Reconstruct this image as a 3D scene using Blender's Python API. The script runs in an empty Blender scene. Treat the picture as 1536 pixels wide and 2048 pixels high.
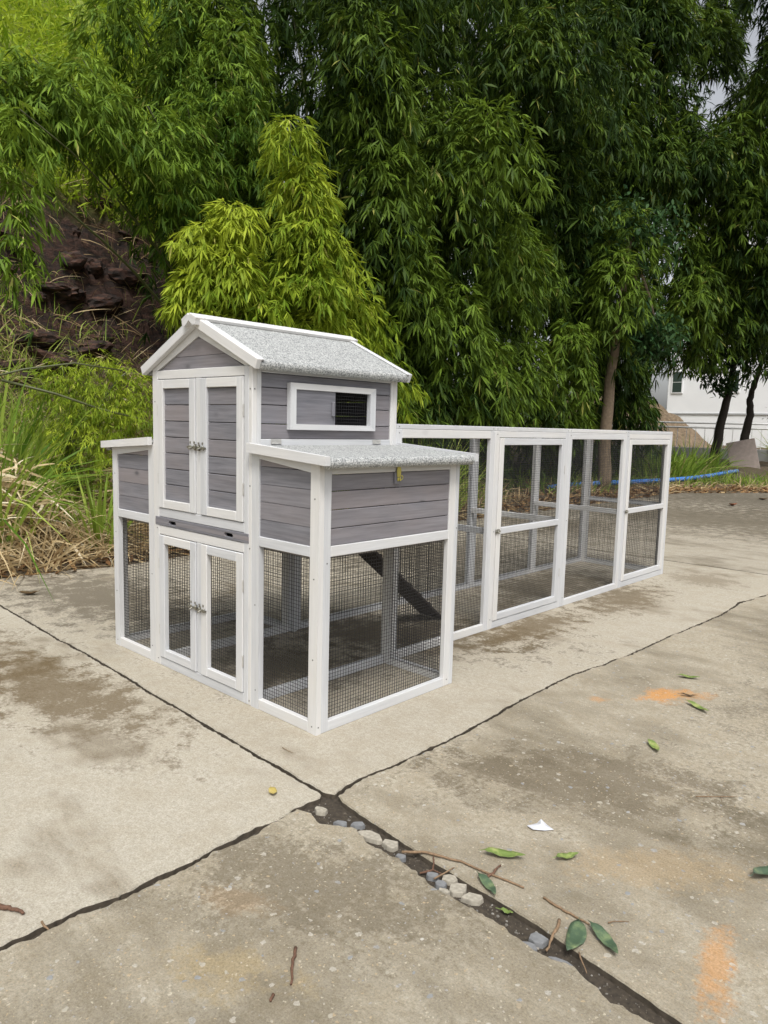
import bpy, bmesh, math, random
import numpy as np
from mathutils import Vector, Matrix, noise, geometry
R = math.radians
random.seed(7); rng = np.random.default_rng(11)
scn = bpy.context.scene
COL = scn.collection

# ---------------------------------------------------------------- camera, sky, sun, exposure
CAM = (2.4575, -1.8269, 1.2126)
cam_d = bpy.data.cameras.new("camera"); cam = bpy.data.objects.new("camera", cam_d); COL.objects.link(cam)
yaw, pitch, roll = 0.7503424, -0.1178479, 0.0255328
f = Vector((-math.sin(yaw)*math.cos(pitch), math.cos(yaw)*math.cos(pitch), math.sin(pitch)))
r = Vector((math.cos(yaw), math.sin(yaw), 0)); u = r.cross(f)
r2 = math.cos(roll)*r + math.sin(roll)*u; u2 = -math.sin(roll)*r + math.cos(roll)*u
cam.matrix_world = Matrix(((r2.x, u2.x, -f.x, CAM[0]), (r2.y, u2.y, -f.y, CAM[1]), (r2.z, u2.z, -f.z, CAM[2]), (0, 0, 0, 1)))
cam_d.sensor_fit = 'HORIZONTAL'; cam_d.sensor_width = 36; cam_d.lens = 1455.19/1536*36
cam_d.clip_start = .02; cam_d.clip_end = 600
scn.camera = cam

SUN_EL, SUN_AZ = 58, 132          # azimuth of the sun measured from +y clockwise
world = bpy.data.worlds.new("World"); scn.world = world; world.use_nodes = True
wn, wl = world.node_tree.nodes, world.node_tree.links
bg = wn["Background"]; sky = wn.new("ShaderNodeTexSky"); sky.sky_type = 'NISHITA'; sky.sun_disc = False
sky.sun_elevation = R(SUN_EL); sky.sun_rotation = R(SUN_AZ); sky.dust_density = 4.0; sky.air_density = 1.0; sky.ozone_density = 1.0
hsv = wn.new("ShaderNodeHueSaturation"); hsv.inputs['Saturation'].default_value = .22
wl.new(sky.outputs[0], hsv.inputs['Color']); wl.new(hsv.outputs[0], bg.inputs[0]); bg.inputs[1].default_value = .11
sd = bpy.data.lights.new("sun", 'SUN'); sun = bpy.data.objects.new("sun", sd); COL.objects.link(sun)
sd.energy = 1.5; sd.angle = R(16); sd.color = (1, .97, .925)
sdir = Vector((math.sin(R(SUN_AZ))*math.cos(R(SUN_EL)), math.cos(R(SUN_AZ))*math.cos(R(SUN_EL)), math.sin(R(SUN_EL))))
sun.rotation_euler = sdir.to_track_quat('Z', 'Y').to_euler(); sun.location = sdir*40
vs = scn.view_settings; vs.view_transform = 'Standard'; vs.look = 'None'; vs.exposure = .7; vs.gamma = 1; vs.use_curve_mapping = False

cy = scn.cycles; cy.max_bounces = 5; cy.diffuse_bounces = 3; cy.glossy_bounces = 2; cy.transmission_bounces = 3; cy.transparent_max_bounces = 4; cy.caustics_reflective = False; cy.caustics_refractive = False

# ---------------------------------------------------------------- node helpers
def new_mat(name):
    m = bpy.data.materials.new(name); m.use_nodes = True
    return m, m.node_tree.nodes, m.node_tree.links, m.node_tree.nodes["Principled BSDF"]
def ramp(n, stops):
    x = n.new("ShaderNodeValToRGB"); e = x.color_ramp.elements
    while len(e) < len(stops): e.new(.5)
    for i, (p, c) in enumerate(stops):
        e[i].position = p; e[i].color = tuple(c)+(1,) if not isinstance(c, (int, float)) else (c, c, c, 1)
    return x
def tex(n, l, vec, scale, detail=3, rough=.5, kind="ShaderNodeTexNoise"):
    t = n.new(kind); t.inputs['Scale'].default_value = scale
    if kind == "ShaderNodeTexNoise": t.inputs['Detail'].default_value = detail; t.inputs['Roughness'].default_value = rough
    if vec is not None: l.new(vec, t.inputs['Vector'])
    return t
def mixc(n, l, fac, a, b, mode='MIX'):
    x = n.new("ShaderNodeMix"); x.data_type = 'RGBA'; x.blend_type = mode
    for s, v in ((0, fac), (6, a), (7, b)):
        if isinstance(v, (int, float)): x.inputs[s].default_value = v
        elif isinstance(v, tuple): x.inputs[s].default_value = v if len(v) == 4 else v+(1,)
        else: l.new(v, x.inputs[s])
    return x.outputs[2]
def mth(n, l, op, a, b=None, c=None):
    x = n.new("ShaderNodeMath"); x.operation = op
    for i, v in enumerate((a, b, c)):
        if v is None: continue
        if isinstance(v, (int, float)): x.inputs[i].default_value = v
        else: l.new(v, x.inputs[i])
    return x.outputs[0]
def mapping(n, l, vec, scale=(1, 1, 1), loc=(0, 0, 0), rot=(0, 0, 0)):
    x = n.new("ShaderNodeMapping"); x.inputs['Scale'].default_value = scale; x.inputs['Location'].default_value = loc; x.inputs['Rotation'].default_value = rot
    l.new(vec, x.inputs['Vector']); return x.outputs[0]
def bump(n, l, b, h, strength=.3, dist=.002, prev=None):
    x = n.new("ShaderNodeBump"); x.inputs['Strength'].default_value = strength; x.inputs['Distance'].default_value = dist
    l.new(h, x.inputs['Height'])
    if prev is not None: l.new(prev, x.inputs['Normal'])
    l.new(x.outputs[0], b.inputs['Normal']); return x.outputs[0]
def attr(n, name):
    a = n.new("ShaderNodeAttribute"); a.attribute_name = name; return a

def wood(name, dark, light, warm, grain_amt, knots, rough=.62):
    m, n, l, b = new_mat(name)
    uv = n.new("ShaderNodeUVMap").outputs[0]; t = attr(n, "tint").outputs['Fac']
    g = tex(n, l, mapping(n, l, uv, (5, 95, 1)), 1, 5, .6)
    g2 = tex(n, l, mapping(n, l, uv, (2.2, 26, 1)), 1, 3, .55)
    big = tex(n, l, mapping(n, l, uv, (4, 9, 1)), 1, 2)
    s = mth(n, l, 'ADD', mth(n, l, 'MULTIPLY', g.outputs[0], .55), mth(n, l, 'MULTIPLY', g2.outputs[0], .45))
    base = mixc(n, l, ramp_of(n, l, s, .36, .64), dark, light)
    base = mixc(n, l, mth(n, l, 'MULTIPLY', ramp_of(n, l, mth(n, l, 'ADD', mth(n, l, 'MULTIPLY', big.outputs[0], .6), mth(n, l, 'MULTIPLY', t, .5)), .4, .85), grain_amt), base, warm)
    # knots: sparse dark whorls
    kv = tex(n, l, mapping(n, l, uv, (5.5, 11, 1)), 1, kind="ShaderNodeTexVoronoi")
    kr = ramp(n, [(0, 1), (.10, .9), (.17, .15), (.24, 0)]); l.new(kv.outputs['Distance'], kr.inputs[0])
    kc = n.new("ShaderNodeSeparateColor"); l.new(kv.outputs['Color'], kc.inputs[0])
    pick = mth(n, l, 'GREATER_THAN', kc.outputs[0], .68)
    kf = mth(n, l, 'MULTIPLY', mth(n, l, 'MULTIPLY', kr.outputs[0], pick), knots)
    base = mixc(n, l, kf, base, tuple(c*.42 for c in dark))
    # overall board brightness from its tint
    v = mth(n, l, 'MULTIPLY_ADD', t, .16, .92)
    hs = n.new("ShaderNodeHueSaturation"); l.new(base, hs.inputs['Color']); l.new(v, hs.inputs['Value'])
    l.new(hs.outputs[0], b.inputs['Base Color']); b.inputs['Roughness'].default_value = rough; b.inputs['Specular IOR Level'].default_value = .3
    bump(n, l, b, g.outputs[0], .35, .0012)
    return m
def ramp_of(n, l, src, lo, hi):
    x = n.new("ShaderNodeMapRange"); x.inputs[1].default_value = lo; x.inputs[2].default_value = hi; l.new(src, x.inputs[0]); return x.outputs[0]

def plain(name, col, rough=.5, metal=0, var=.12, scale=30, bmp=.15):
    m, n, l, b = new_mat(name); tc = n.new("ShaderNodeTexCoord").outputs['Object']
    t = tex(n, l, tc, scale, 4)
    c = mixc(n, l, t.outputs[0], tuple(x*(1-var*1.5) for x in col), tuple(min(1, x*(1+var*1.5)) for x in col))
    l.new(c, b.inputs['Base Color']); b.inputs['Roughness'].default_value = rough; b.inputs['Metallic'].default_value = metal
    if bmp: bump(n, l, b, t.outputs[0], bmp, .002)
    return m

def leafmat(name, a, b_, rough=.45, trans=.35, c_=None):
    m, n, l, b = new_mat(name); t = attr(n, "tint").outputs['Fac']
    stops = [(0, a), (1, b_)] if c_ is None else [(0, a), (.82, b_), (1, c_)]
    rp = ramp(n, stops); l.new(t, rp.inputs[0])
    l.new(rp.outputs[0], b.inputs['Base Color']); b.inputs['Roughness'].default_value = rough; b.inputs['Specular IOR Level'].default_value = .14
    tr = n.new("ShaderNodeBsdfTranslucent")
    hs = n.new("ShaderNodeHueSaturation"); hs.inputs['Value'].default_value = 1.25; hs.inputs['Hue'].default_value = .485; l.new(rp.outputs[0], hs.inputs['Color']); l.new(hs.outputs[0], tr.inputs[0])
    mx = n.new("ShaderNodeMixShader"); mx.inputs[0].default_value = trans
    l.new(b.outputs[0], mx.inputs[1]); l.new(tr.outputs[0], mx.inputs[2]); l.new(mx.outputs[0], n["Material Output"].inputs[0])
    return m

M = {}
M['white'] = wood('white_painted_wood', (.54, .552, .572), (.655, .667, .685), (.645, .615, .56), .5, .16)
M['grey'] = wood('grey_stained_wood', (.145, .146, .165), (.255, .252, .278), (.25, .215, .21), .6, .8)
M['dark'] = wood('dark_ramp_wood', (.028, .024, .024), (.05, .043, .042), (.06, .045, .04), .5, .3)
M['floor'] = wood('grey_floor_wood', (.14, .13, .13), (.22, .21, .21), (.2, .17, .15), .5, .4)
M['wire'] = plain('black_wire', (.03, .03, .033), .45, .3, .1, 40, 0)
M['steel'] = plain('latch_metal', (.33, .32, .28), .38, .85, .25, 60, .1)
M['brass'] = plain('brass_latch', (.62, .56, .16), .35, .75, .12, 60, .1)
M['hinge'] = plain('zinc_hinge', (.62, .61, .58), .4, .6, .15, 50, .1)
M['screw'] = plain('screw_head', (.2, .2, .2), .4, .7, .1, 50, 0)

def felt():
    m, n, l, b = new_mat('mineral_roof_felt'); tc = n.new("ShaderNodeTexCoord").outputs['Object']
    a = tex(n, l, tc, 120, 3, .75); v = tex(n, l, tc, 210, kind="ShaderNodeTexVoronoi"); w = tex(n, l, tc, 4, 3)
    sc = n.new("ShaderNodeSeparateColor"); l.new(v.outputs['Color'], sc.inputs[0])
    rp = ramp(n, [(.08, (.05, .055, .055)), (.3, (.20, .21, .21)), (.6, (.40, .41, .405)), (.95, (.68, .69, .67))])
    l.new(mth(n, l, 'ADD', mth(n, l, 'MULTIPLY', sc.outputs[0], .62), mth(n, l, 'MULTIPLY', a.outputs[0], .42)), rp.inputs[0])
    c = mixc(n, l, mth(n, l, 'MULTIPLY', w.outputs[0], .2), rp.outputs[0], (.30, .31, .305))
    l.new(c, b.inputs['Base Color']); b.inputs['Roughness'].default_value = .85
    bump(n, l, b, sc.outputs[0], .5, .0015); return m
M['felt'] = felt()

def concrete(name, light, mid, stain, stain_lo, stain_hi, speck, patches=()):
    m, n, l, b = new_mat(name); pos = n.new("ShaderNodeNewGeometry").outputs['Position']
    st = tex(n, l, mapping(n, l, pos, (1.0, 1.0, 1), (3.1, 1.7, 0)), 1.15, 7, .62)
    st2 = tex(n, l, mapping(n, l, pos, (.9, 2.2, 1), (9.1, 4.7, 0), (0, 0, .35)), 2.3, 6, .65)
    fine = tex(n, l, pos, 55, 6, .72); grit = tex(n, l, pos, 170, 6, .88); mid_n = tex(n, l, pos, 9, 5, .6)
    c = mixc(n, l, ramp_of(n, l, fine.outputs[0], .36, .64), mid, light)
    c = mixc(n, l, mth(n, l, 'MULTIPLY', ramp_of(n, l, mid_n.outputs[0], .42, .68), .45), c, tuple(x*y for x, y in zip(mid, (.93, .88, .8))))
    s = mth(n, l, 'ADD', mth(n, l, 'MULTIPLY', st.outputs[0], .5), mth(n, l, 'ADD', mth(n, l, 'MULTIPLY', st2.outputs[0], .34), mth(n, l, 'MULTIPLY', fine.outputs[0], .16)))
    sf = ramp_of(n, l, s, stain_lo, stain_hi)
    c = mixc(n, l, mth(n, l, 'MULTIPLY', sf, .82), c, stain)
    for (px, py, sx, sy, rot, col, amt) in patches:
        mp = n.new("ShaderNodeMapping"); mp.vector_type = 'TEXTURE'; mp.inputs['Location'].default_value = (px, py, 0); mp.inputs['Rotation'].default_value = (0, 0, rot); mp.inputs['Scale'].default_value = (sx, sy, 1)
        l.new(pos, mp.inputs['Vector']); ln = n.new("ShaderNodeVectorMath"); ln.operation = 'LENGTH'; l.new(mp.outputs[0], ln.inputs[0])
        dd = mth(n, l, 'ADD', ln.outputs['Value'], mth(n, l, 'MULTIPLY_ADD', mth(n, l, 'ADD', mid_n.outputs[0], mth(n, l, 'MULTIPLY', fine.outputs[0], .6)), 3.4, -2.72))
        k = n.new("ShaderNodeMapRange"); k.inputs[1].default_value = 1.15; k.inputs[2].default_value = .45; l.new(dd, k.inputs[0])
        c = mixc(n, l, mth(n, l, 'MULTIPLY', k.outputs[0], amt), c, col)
    if speck > 0:
        dn = tex(n, l, pos, 70, 2); va = n.new("ShaderNodeVectorMath"); va.operation = 'MULTIPLY_ADD'; l.new(dn.outputs['Color'], va.inputs[0]); va.inputs[1].default_value = (.016, .016, .016); l.new(pos, va.inputs[2]); pd = va.outputs[0]
        for sc, th, cols in ((120, .72, ((.50, .45, .35), (.33, .33, .33), (.45, .35, .22))), (50, .88, ((.46, .43, .37), (.26, .275, .29), (.40, .35, .28)))):
            vo = tex(n, l, pd, sc, kind="ShaderNodeTexVoronoi"); q = n.new("ShaderNodeSeparateColor"); l.new(vo.outputs['Color'], q.inputs[0])
            on = mth(n, l, 'GREATER_THAN', q.outputs[0], th); near = mth(n, l, 'LESS_THAN', vo.outputs['Distance'], mth(n, l, 'MULTIPLY', q.outputs[1], .42))
            rp = ramp(n, [(0, cols[0]), (.45, cols[0]), (.5, cols[1]), (.75, cols[1]), (.8, cols[2])]); l.new(q.outputs[2], rp.inputs[0])
            c = mixc(n, l, mth(n, l, 'MULTIPLY', mth(n, l, 'MULTIPLY', on, near), speck), c, rp.outputs[0])
    gr = ramp(n, [(.26, .34), (.42, .82), (.5, 1.0), (.6, 1.2), (.74, 1.6)]); l.new(grit.outputs[0], gr.inputs[0])
    c = mixc(n, l, 1.0, c, gr.outputs[0], 'MULTIPLY')
    l.new(c, b.inputs['Base Color']); b.inputs['Roughness'].default_value = .88; b.inputs['Specular IOR Level'].default_value = .25
    p = bump(n, l, b, grit.outputs[0], .5, .003); p = bump(n, l, b, fine.outputs[0], .45, .005, p); bump(n, l, b, mid_n.outputs[0], .25, .012, p)
    return m

# ---------------------------------------------------------------- mesh helpers
def put(name, me, mat, parent=None, origin=(0, 0, 0), smooth=False):
    """mesh given in world coordinates; origin becomes the object's own origin"""
    o = bpy.data.objects.new(name, me); COL.objects.link(o)
    me.transform(Matrix.Translation(-Vector(origin)))
    if mat: me.materials.append(mat)
    if smooth: me.polygons.foreach_set('use_smooth', [True]*len(me.polygons))
    o['_w'] = tuple(origin)
    if parent is not None:
        o.parent = parent; o.location = Vector(origin)-Vector(parent['_w'])
    else: o.location = origin
    return o
def empty(name, loc):
    o = bpy.data.objects.new(name, None); COL.objects.link(o); o.location = loc; o['_w'] = tuple(loc); o.empty_display_size = .1; return o
def tag(o, label=None, cat=None, group=None, kind=None):
    if label: o['label'] = label
    if cat: o['category'] = cat
    if group: o['group'] = group
    if kind: o['kind'] = kind
    return o

class MB:
    """collects chamfered timbers, prisms and tubes; uv runs along the grain, tint differs from board to board"""
    def __init__(s): s.v = []; s.f = []; s.uv = []; s.t = []
    def add(s, vs, fs, along=0, T=None, tint=None):
        b0 = len(s.v); tint = random.random() if tint is None else tint
        ou, ov = random.uniform(0, 40), random.uniform(0, 40)
        P = [Vector(p) for p in vs]
        for fc in fs:
            a, b, c = P[fc[0]], P[fc[1]], P[fc[2]]
            nr = (b-a).cross(c-a); ax = max(range(3), key=lambda i: abs(nr[i])) if nr.length > 0 else 2
            oth = [i for i in range(3) if i != along]
            k = [i for i in oth if i != ax]; k = k[0] if k else oth[0]
            s.f.append([b0+i for i in fc]); s.t.append(tint)
            for i in fc: s.uv.append((P[i][along]+ou, P[i][k]+ov+.37*ax))
        s.v += [tuple(T(p)) if T else tuple(p) for p in P]
    def box(s, x0, x1, y0, y1, z0, z1, c=.0022, T=None, along=None, tint=None):
        lo = (x0, y0, z0); hi = (x1, y1, z1); d = [hi[i]-lo[i] for i in range(3)]
        c = min(c, min(d)*.3); along = d.index(max(d)) if along is None else along
        vs = []; idx = {}
        for sx in (0, 1):
            for sy in (0, 1):
                for sz in (0, 1):
                    for k in range(3):
                        p = []
                        for i, sg in enumerate((sx, sy, sz)):
                            e = hi[i] if sg else lo[i]
                            p.append(e if i == k else (e-c if sg else e+c))
                        idx[(sx, sy, sz, k)] = len(vs); vs.append(p)
        fs = []
        for k in range(3):
            i, j = [(1, 2), (2, 0), (0, 1)][k]
            for sg in (0, 1):
                q = []
                for a, b in ((0, 0), (1, 0), (1, 1), (0, 1)):
                    t = [0, 0, 0]; t[k] = sg; t[i] = a; t[j] = b; q.append(idx[(*t, k)])
                fs.append(q if sg else q[::-1])
        for k in range(3):
            i, j = [(1, 2), (2, 0), (0, 1)][k]
            for a in (0, 1):
                for b in (0, 1):
                    def g(w, face):
                        t = [0, 0, 0]; t[k] = w; t[i] = a; t[j] = b; return idx[(*t, face)]
                    q = [g(0, i), g(1, i), g(1, j), g(0, j)]
                    fs.append(q if a != b else q[::-1])
        for sx in (0, 1):
            for sy in (0, 1):
                for sz in (0, 1):
                    q = [idx[(sx, sy, sz, k)] for k in range(3)]
                    fs.append(q if (sx+sy+sz) % 2 else q[::-1])
        s.add(vs, fs, along, T, tint); return s
    def prism(s, poly, axis, a0, a1, along=0, T=None, tint=None):
        """poly: points on the two axes other than `axis`, extruded from a0 to a1"""
        n = len(poly); vs = []
        for a in (a0, a1):
            for p in poly:
                q = list(p); q.insert(axis, a); vs.append(q)
        area = sum(poly[i][0]*poly[(i+1) % n][1]-poly[(i+1) % n][0]*poly[i][1] for i in range(n))
        flip = (area > 0) != (axis == 1)
        fs = [list(range(n))[::-1], list(range(n, 2*n))]+[[i, (i+1) % n, n+(i+1) % n, n+i] for i in range(n)]
        if not flip: fs = [q[::-1] for q in fs]
        s.add(vs, fs, along, T, tint); return s
    def tube(s, pts, rad, sides=8, tint=None):
        pts = [Vector(p) for p in pts]; n = len(pts); vs = []; fs = []
        rad = [rad]*n if isinstance(rad, (int, float)) else rad
        for i, p in enumerate(pts):
            d = (pts[min(i+1, n-1)]-pts[max(i-1, 0)]).normalized()
            a = d.orthogonal().normalized() if i == 0 else (a-d*a.dot(d)).normalized()
            b = d.cross(a)
            for k in range(sides):
                w = 2*math.pi*k/sides; vs.append(p+(a*math.cos(w)+b*math.sin(w))*rad[i])
        for i in range(n-1):
            for k in range(sides):
                k2 = (k+1) % sides; fs.append([i*sides+k, i*sides+k2, (i+1)*sides+k2, (i+1)*sides+k])
        fs.append(list(range(sides))[::-1]); fs.append([(n-1)*sides+k for k in range(sides)])
        s.add(vs, fs, 2, None, tint); return s
    def mesh(s, name):
        me = bpy.data.meshes.new(name); me.from_pydata(s.v, [], s.f)
        uv = me.uv_layers.new(name="UVMap"); uv.data.foreach_set('uv', np.array(s.uv, dtype=np.float32).ravel())
        at = me.attributes.new("tint", 'FLOAT', 'FACE'); at.data.foreach_set('value', np.array(s.t, dtype=np.float32))
        return me
    def build(s, name, mat, parent=None, origin=None, smooth=False):
        if origin is None:
            a = np.array(s.v); c = (a.min(0)+a.max(0))/2; origin = (float(c[0]), float(c[1]), float(c[2]))
        return put(name, s.mesh(name), mat, parent, origin, smooth)

def strips(P, D, bend, L, W, tint, prof, name, side=None, twist=0):
    """P,D,bend (N,3); leaf or blade strips that taper by prof (last value 0 = tip)"""
    N = len(P); ns = len(prof); s = np.linspace(0, 1, ns)
    if side is None:
        up = rng.normal(0, .45, (N, 3)); up[:, 2] += 1
        side = np.cross(D, up)
    side = side/(np.linalg.norm(side, axis=1, keepdims=True)+1e-9)
    ctr = P[:, None, :]+D[:, None, :]*(L[:, None]*s[None, :])[..., None]+bend[:, None, :]*(L[:, None]*(s**2)[None, :])[..., None]
    half = (W[:, None]*.5*np.array(prof)[None, :])[..., None]*side[:, None, :]
    nv = 2*(ns-1)+1
    V = np.empty((N, nv, 3), dtype=np.float32)
    V[:, 0:2*(ns-1):2] = (ctr-half)[:, :-1]; V[:, 1:2*(ns-1):2] = (ctr+half)[:, :-1]; V[:, -1] = ctr[:, -1]
    loc = []; lens = []
    for i in range(ns-2): loc += [2*i, 2*i+1, 2*i+3, 2*i+2]; lens.append(4)
    loc += [2*(ns-2), 2*(ns-2)+1, nv-1]; lens.append(3)
    loc = np.array(loc); lens = np.array(lens)
    loops = (np.arange(N)[:, None]*nv+loc[None, :]).ravel().astype(np.int32)
    lt = np.tile(lens, N).astype(np.int32); ls = np.concatenate(([0], np.cumsum(lt)[:-1])).astype(np.int32)
    me = bpy.data.meshes.new(name); me.vertices.add(N*nv); me.loops.add(len(loops)); me.polygons.add(len(lt))
    me.vertices.foreach_set('co', V.ravel()); me.loops.foreach_set('vertex_index', loops)
    me.polygons.foreach_set('loop_start', ls); me.polygons.foreach_set('loop_total', lt)
    at = me.attributes.new("tint", 'FLOAT', 'POINT'); at.data.foreach_set('value', np.repeat(tint, nv).astype(np.float32))
    me.update(calc_edges=True); return me
def nrm(a): return a/(np.linalg.norm(a, axis=1, keepdims=True)+1e-9)

# ================================================================ GROUND
def edge_x(y): return -3.36 if y < 13.1 else -3.36+(y-13.1)*.6
HP = [(0, 0), (.3, .05), (1, .10), (2.2, .38), (3.6, 1.1), (4.5, 1.9), (5.0, 2.5), (5.55, 3.9), (6.3, 4.6), (8, 5.8), (14, 11.), (24, 19), (40, 26), (200, 40)]
def hp(d):
    for (a, b), (c, e) in zip(HP, HP[1:]):
        if d <= c: return b+(e-b)*(d-a)/(c-a)
    return HP[-1][1]
def sstep(a, b, x):
    t = min(1, max(0, (x-a)/(b-a))); return t*t*(3-2*t)
def height(x, y):
    d = edge_x(y)-x
    if d < -.25: 
        return -.062
    d0 = max(0, d+.25)
    k = 1-.97*sstep(5.5, 15, y-.5*max(0, d-5))
    w = .8*noise.noise(Vector((x*.35, y*.35, 3))) * sstep(1.5, 4, d)
    base = hp(max(0, d-.0)+w*.8)*k
    base += sstep(0, .3, d0)*.03+.05*noise.fractal(Vector((x*1.3, y*1.3, 0)), 1, 2, 4)*sstep(.1, 1.2, d)
    if d > 3.4:
        v = Vector((x*.9, y*.9, base*2.4)); base += sstep(3.4, 5, d)*k*(.32*noise.ridged_multi_fractal(v, .8, 2.2, 6, 1, 2)-.3+.22*noise.fractal(v*3.2, .6, 2.1, 6))
    return base-.062*(1-sstep(0, .3, d0))
def axis_pts(segs):
    out = []
    for a, b, n in segs: out += list(np.linspace(a, b, n, endpoint=False))
    return out+[segs[-1][1]]
gx = axis_pts([(-300, -60, 8), (-60, -20, 24), (-20, -10.5, 45), (-10.5, -7, 90), (-7, -2.8, 60), (-2.8, 12, 20), (12, 300, 10)])
gy = axis_pts([(-300, -30, 8), (-30, -4, 26), (-4, 0, 40), (0, 7, 150), (7, 16, 70), (16, 40, 50), (40, 400, 12)])
gv = [(x, y, height(x, y)) for y in gy for x in gx]; nx = len(gx)
gf = [(j*nx+i, j*nx+i+1, (j+1)*nx+i+1, (j+1)*nx+i) for j in range(len(gy)-1) for i in range(nx-1)]
me = bpy.data.meshes.new("terrain"); me.from_pydata(gv, [], gf)
def terrain_mat():
    m, n, l, b = new_mat('soil_and_rock'); g = n.new("ShaderNodeNewGeometry"); pos = g.outputs['Position']
    a = tex(n, l, pos, 1.7, 6, .65); f_ = tex(n, l, pos, 26, 6, .75); st = tex(n, l, mapping(n, l, pos, (1.5, 1.5, 4), rot=(.35, .25, 0)), 2.6, 9, .74); w = tex(n, l, pos, 90, 3, .8)
    soil = mixc(n, l, ramp_of(n, l, f_.outputs[0], .3, .7), (.045, .032, .02), (.17, .12, .07))
    soil = mixc(n, l, ramp_of(n, l, a.outputs[0], .45, .65), soil, (.11, .085, .05))
    rr = ramp(n, [(.36, (.007, .005, .004)), (.46, (.030, .018, .013)), (.55, (.085, .038, .024)), (.68, (.17, .10, .07))]); l.new(st.outputs[0], rr.inputs[0])
    sx = n.new("ShaderNodeSeparateXYZ"); l.new(pos, sx.inputs[0])
    rock = mixc(n, l, mth(n, l, 'MULTIPLY', f_.outputs[0], .6), rr.outputs[0], (.05, .035, .03))
    k = n.new("ShaderNodeMapRange"); k.inputs[1].default_value = 1.7; k.inputs[2].default_value = 2.3; l.new(sx.outputs[2], k.inputs[0])
    c = mixc(n, l, k.outputs[0], soil, rock)
    k2 = n.new("ShaderNodeMapRange"); k2.inputs[1].default_value = 4.6; k2.inputs[2].default_value = 6.0; l.new(mth(n, l, 'ADD', sx.outputs[2], a.outputs[0]), k2.inputs[0])
    c = mixc(n, l, k2.outputs[0], c, mixc(n, l, f_.outputs[0], (.13, .17, .02), (.27, .33, .05)))
    l.new(c, b.inputs['Base Color']); b.inputs['Roughness'].default_value = .95
    p = bump(n, l, b, w.outputs[0], .6, .01); bump(n, l, b, st.outputs[0], .7, .12, p); return m
M['terrain'] = terrain_mat()
terrain = put("terrain", me, M['terrain'], smooth=False); tag(terrain, "brown soil verge rising to a red brown rock cutting behind the yard", kind='structure')

# rocks bedded in the cutting
rockm, n, l, b = new_mat('red_brown_rock'); tc = n.new("ShaderNodeTexCoord").outputs['Object']
t1 = tex(n, l, mapping(n, l, tc, (1, 1, 3)), 4, 7, .7); t2 = tex(n, l, tc, 30, 5, .7)
rp = ramp(n, [(.36, (.008, .006, .005)), (.48, (.035, .021, .016)), (.58, (.095, .045, .03)), (.75, (.19, .125, .095))]); l.new(t1.outputs[0], rp.inputs[0]); l.new(rp.outputs[0], b.inputs['Base Color'])
b.inputs['Roughness'].default_value = .9; bump(n, l, b, t1.outputs[0], .8, .05, bump(n, l, b, t2.outputs[0], .5, .01))
def rock_mesh(seed, s):
    bm = bmesh.new(); bmesh.ops.create_icosphere(bm, subdivisions=3, radius=1)
    for v in bm.verts:
        p = v.co.copy(); k = 1+.38*noise.noise(p*1.3+Vector((seed*7.1, 0, 0)))+.16*noise.noise(p*3.4+Vector((0, seed*3.3, 0)))+.12*noise.noise(p*8+Vector((0, seed*3.3, 0)))
        q = p*k; q = Vector((round(q.x*3.2)/3.2*.45+q.x*.55, q.y, round(q.z*3.2)/3.2*.5+q.z*.5)); v.co = Vector((q.x*s[0], q.y*s[1], q.z*s[2]))
    me = bpy.data.meshes.new("rock"); bm.to_mesh(me); bm.free(); return me
for i in range(90):
    y = random.uniform(.3, 6.5); d = random.uniform(4.3, 6.1); x = edge_x(y)-d
    me = rock_mesh(i, (random.uniform(.08, .26), random.uniform(.1, .34), random.uniform(.05, .16)))
    me.transform(Matrix.Rotation(random.uniform(-.5, .5), 4, 'Z') @ Matrix.Rotation(random.uniform(-.3, .3), 4, 'X'))
    z = height(x, y); me.transform(Matrix.Translation((x, y, z-.03)))
    put("rock", me, rockm, terrain, (x, y, z))

# --- concrete pavement: a bed with separate slabs and broken joints
J1 = [(-2.477, -.149), (-1.936, -.171), (-1.476, -.19), (-1.2, -.19), (-.707, -.209), (-.434, -.232), (-.177, -.236), (.07, -.252), (.283, -.26), (.475, -.268), (.649, -.275), (.782, -.278)]
J2 = [(.805, -.252), (.78, -.114), (.795, .048), (.798, .156), (.801, .301), (.797, .466), (.787, .654), (.766, .919), (.76, 1.145), (.754, 1.394), (.784, 1.653), (.81, 1.955), (.814, 2.278), (.831, 2.772), (.851, 3.254), (.824, 3.755), (.88, 4.232), (.875, 5.07)]
J3 = [(.795, -.304), (.788, -.392), (.801, -.484), (.793, -.572), (.796, -.681), (.798, -.766), (.796, -.835), (.803, -.921), (.805, -1.006), (.781, -1.099), (.784, -1.173), (.787, -1.232), (.784, -1.286), (.79, -2.2), (.79, -9)]
J4u = [(.842, -.269), (.995, -.286), (1.133, -.301), (1.259, -.315), (1.4, -.317), (1.499, -.32), (1.596, -.332), (1.686, -.342), (1.769, -.352), (1.846, -.361), (1.918, -.37), (1.997, -.38), (3, -.48), (9, -.8)]
J4l = [(.838, -.384), (.9, -.405), (.982, -.372), (1.0, -.362), (1.089, -.382), (1.192, -.366), (1.311, -.385), (1.426, -.404), (1.519, -.387), (1.595, -.40), (1.682, -.412), (1.752, -.393), (1.798, -.412), (1.872, -.418), (1.941, -.425), (3, -.55), (9, -.88)]
PE = [(-3.5, -9), (-3.42, -3), (-3.44, .18), (-3.2, .95), (-3.3, 2.2), (-3.22, 3.6), (-3.36, 5.06)]
PE2 = [(-3.36, 5.1), (-3.25, 7), (-3.42, 9), (-3.3, 11), (-3.4, 13.1), (-2.8, 14.1), (-2.15, 15.2), (0, 18.6), (3, 23.5), (9, 33)]
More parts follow.
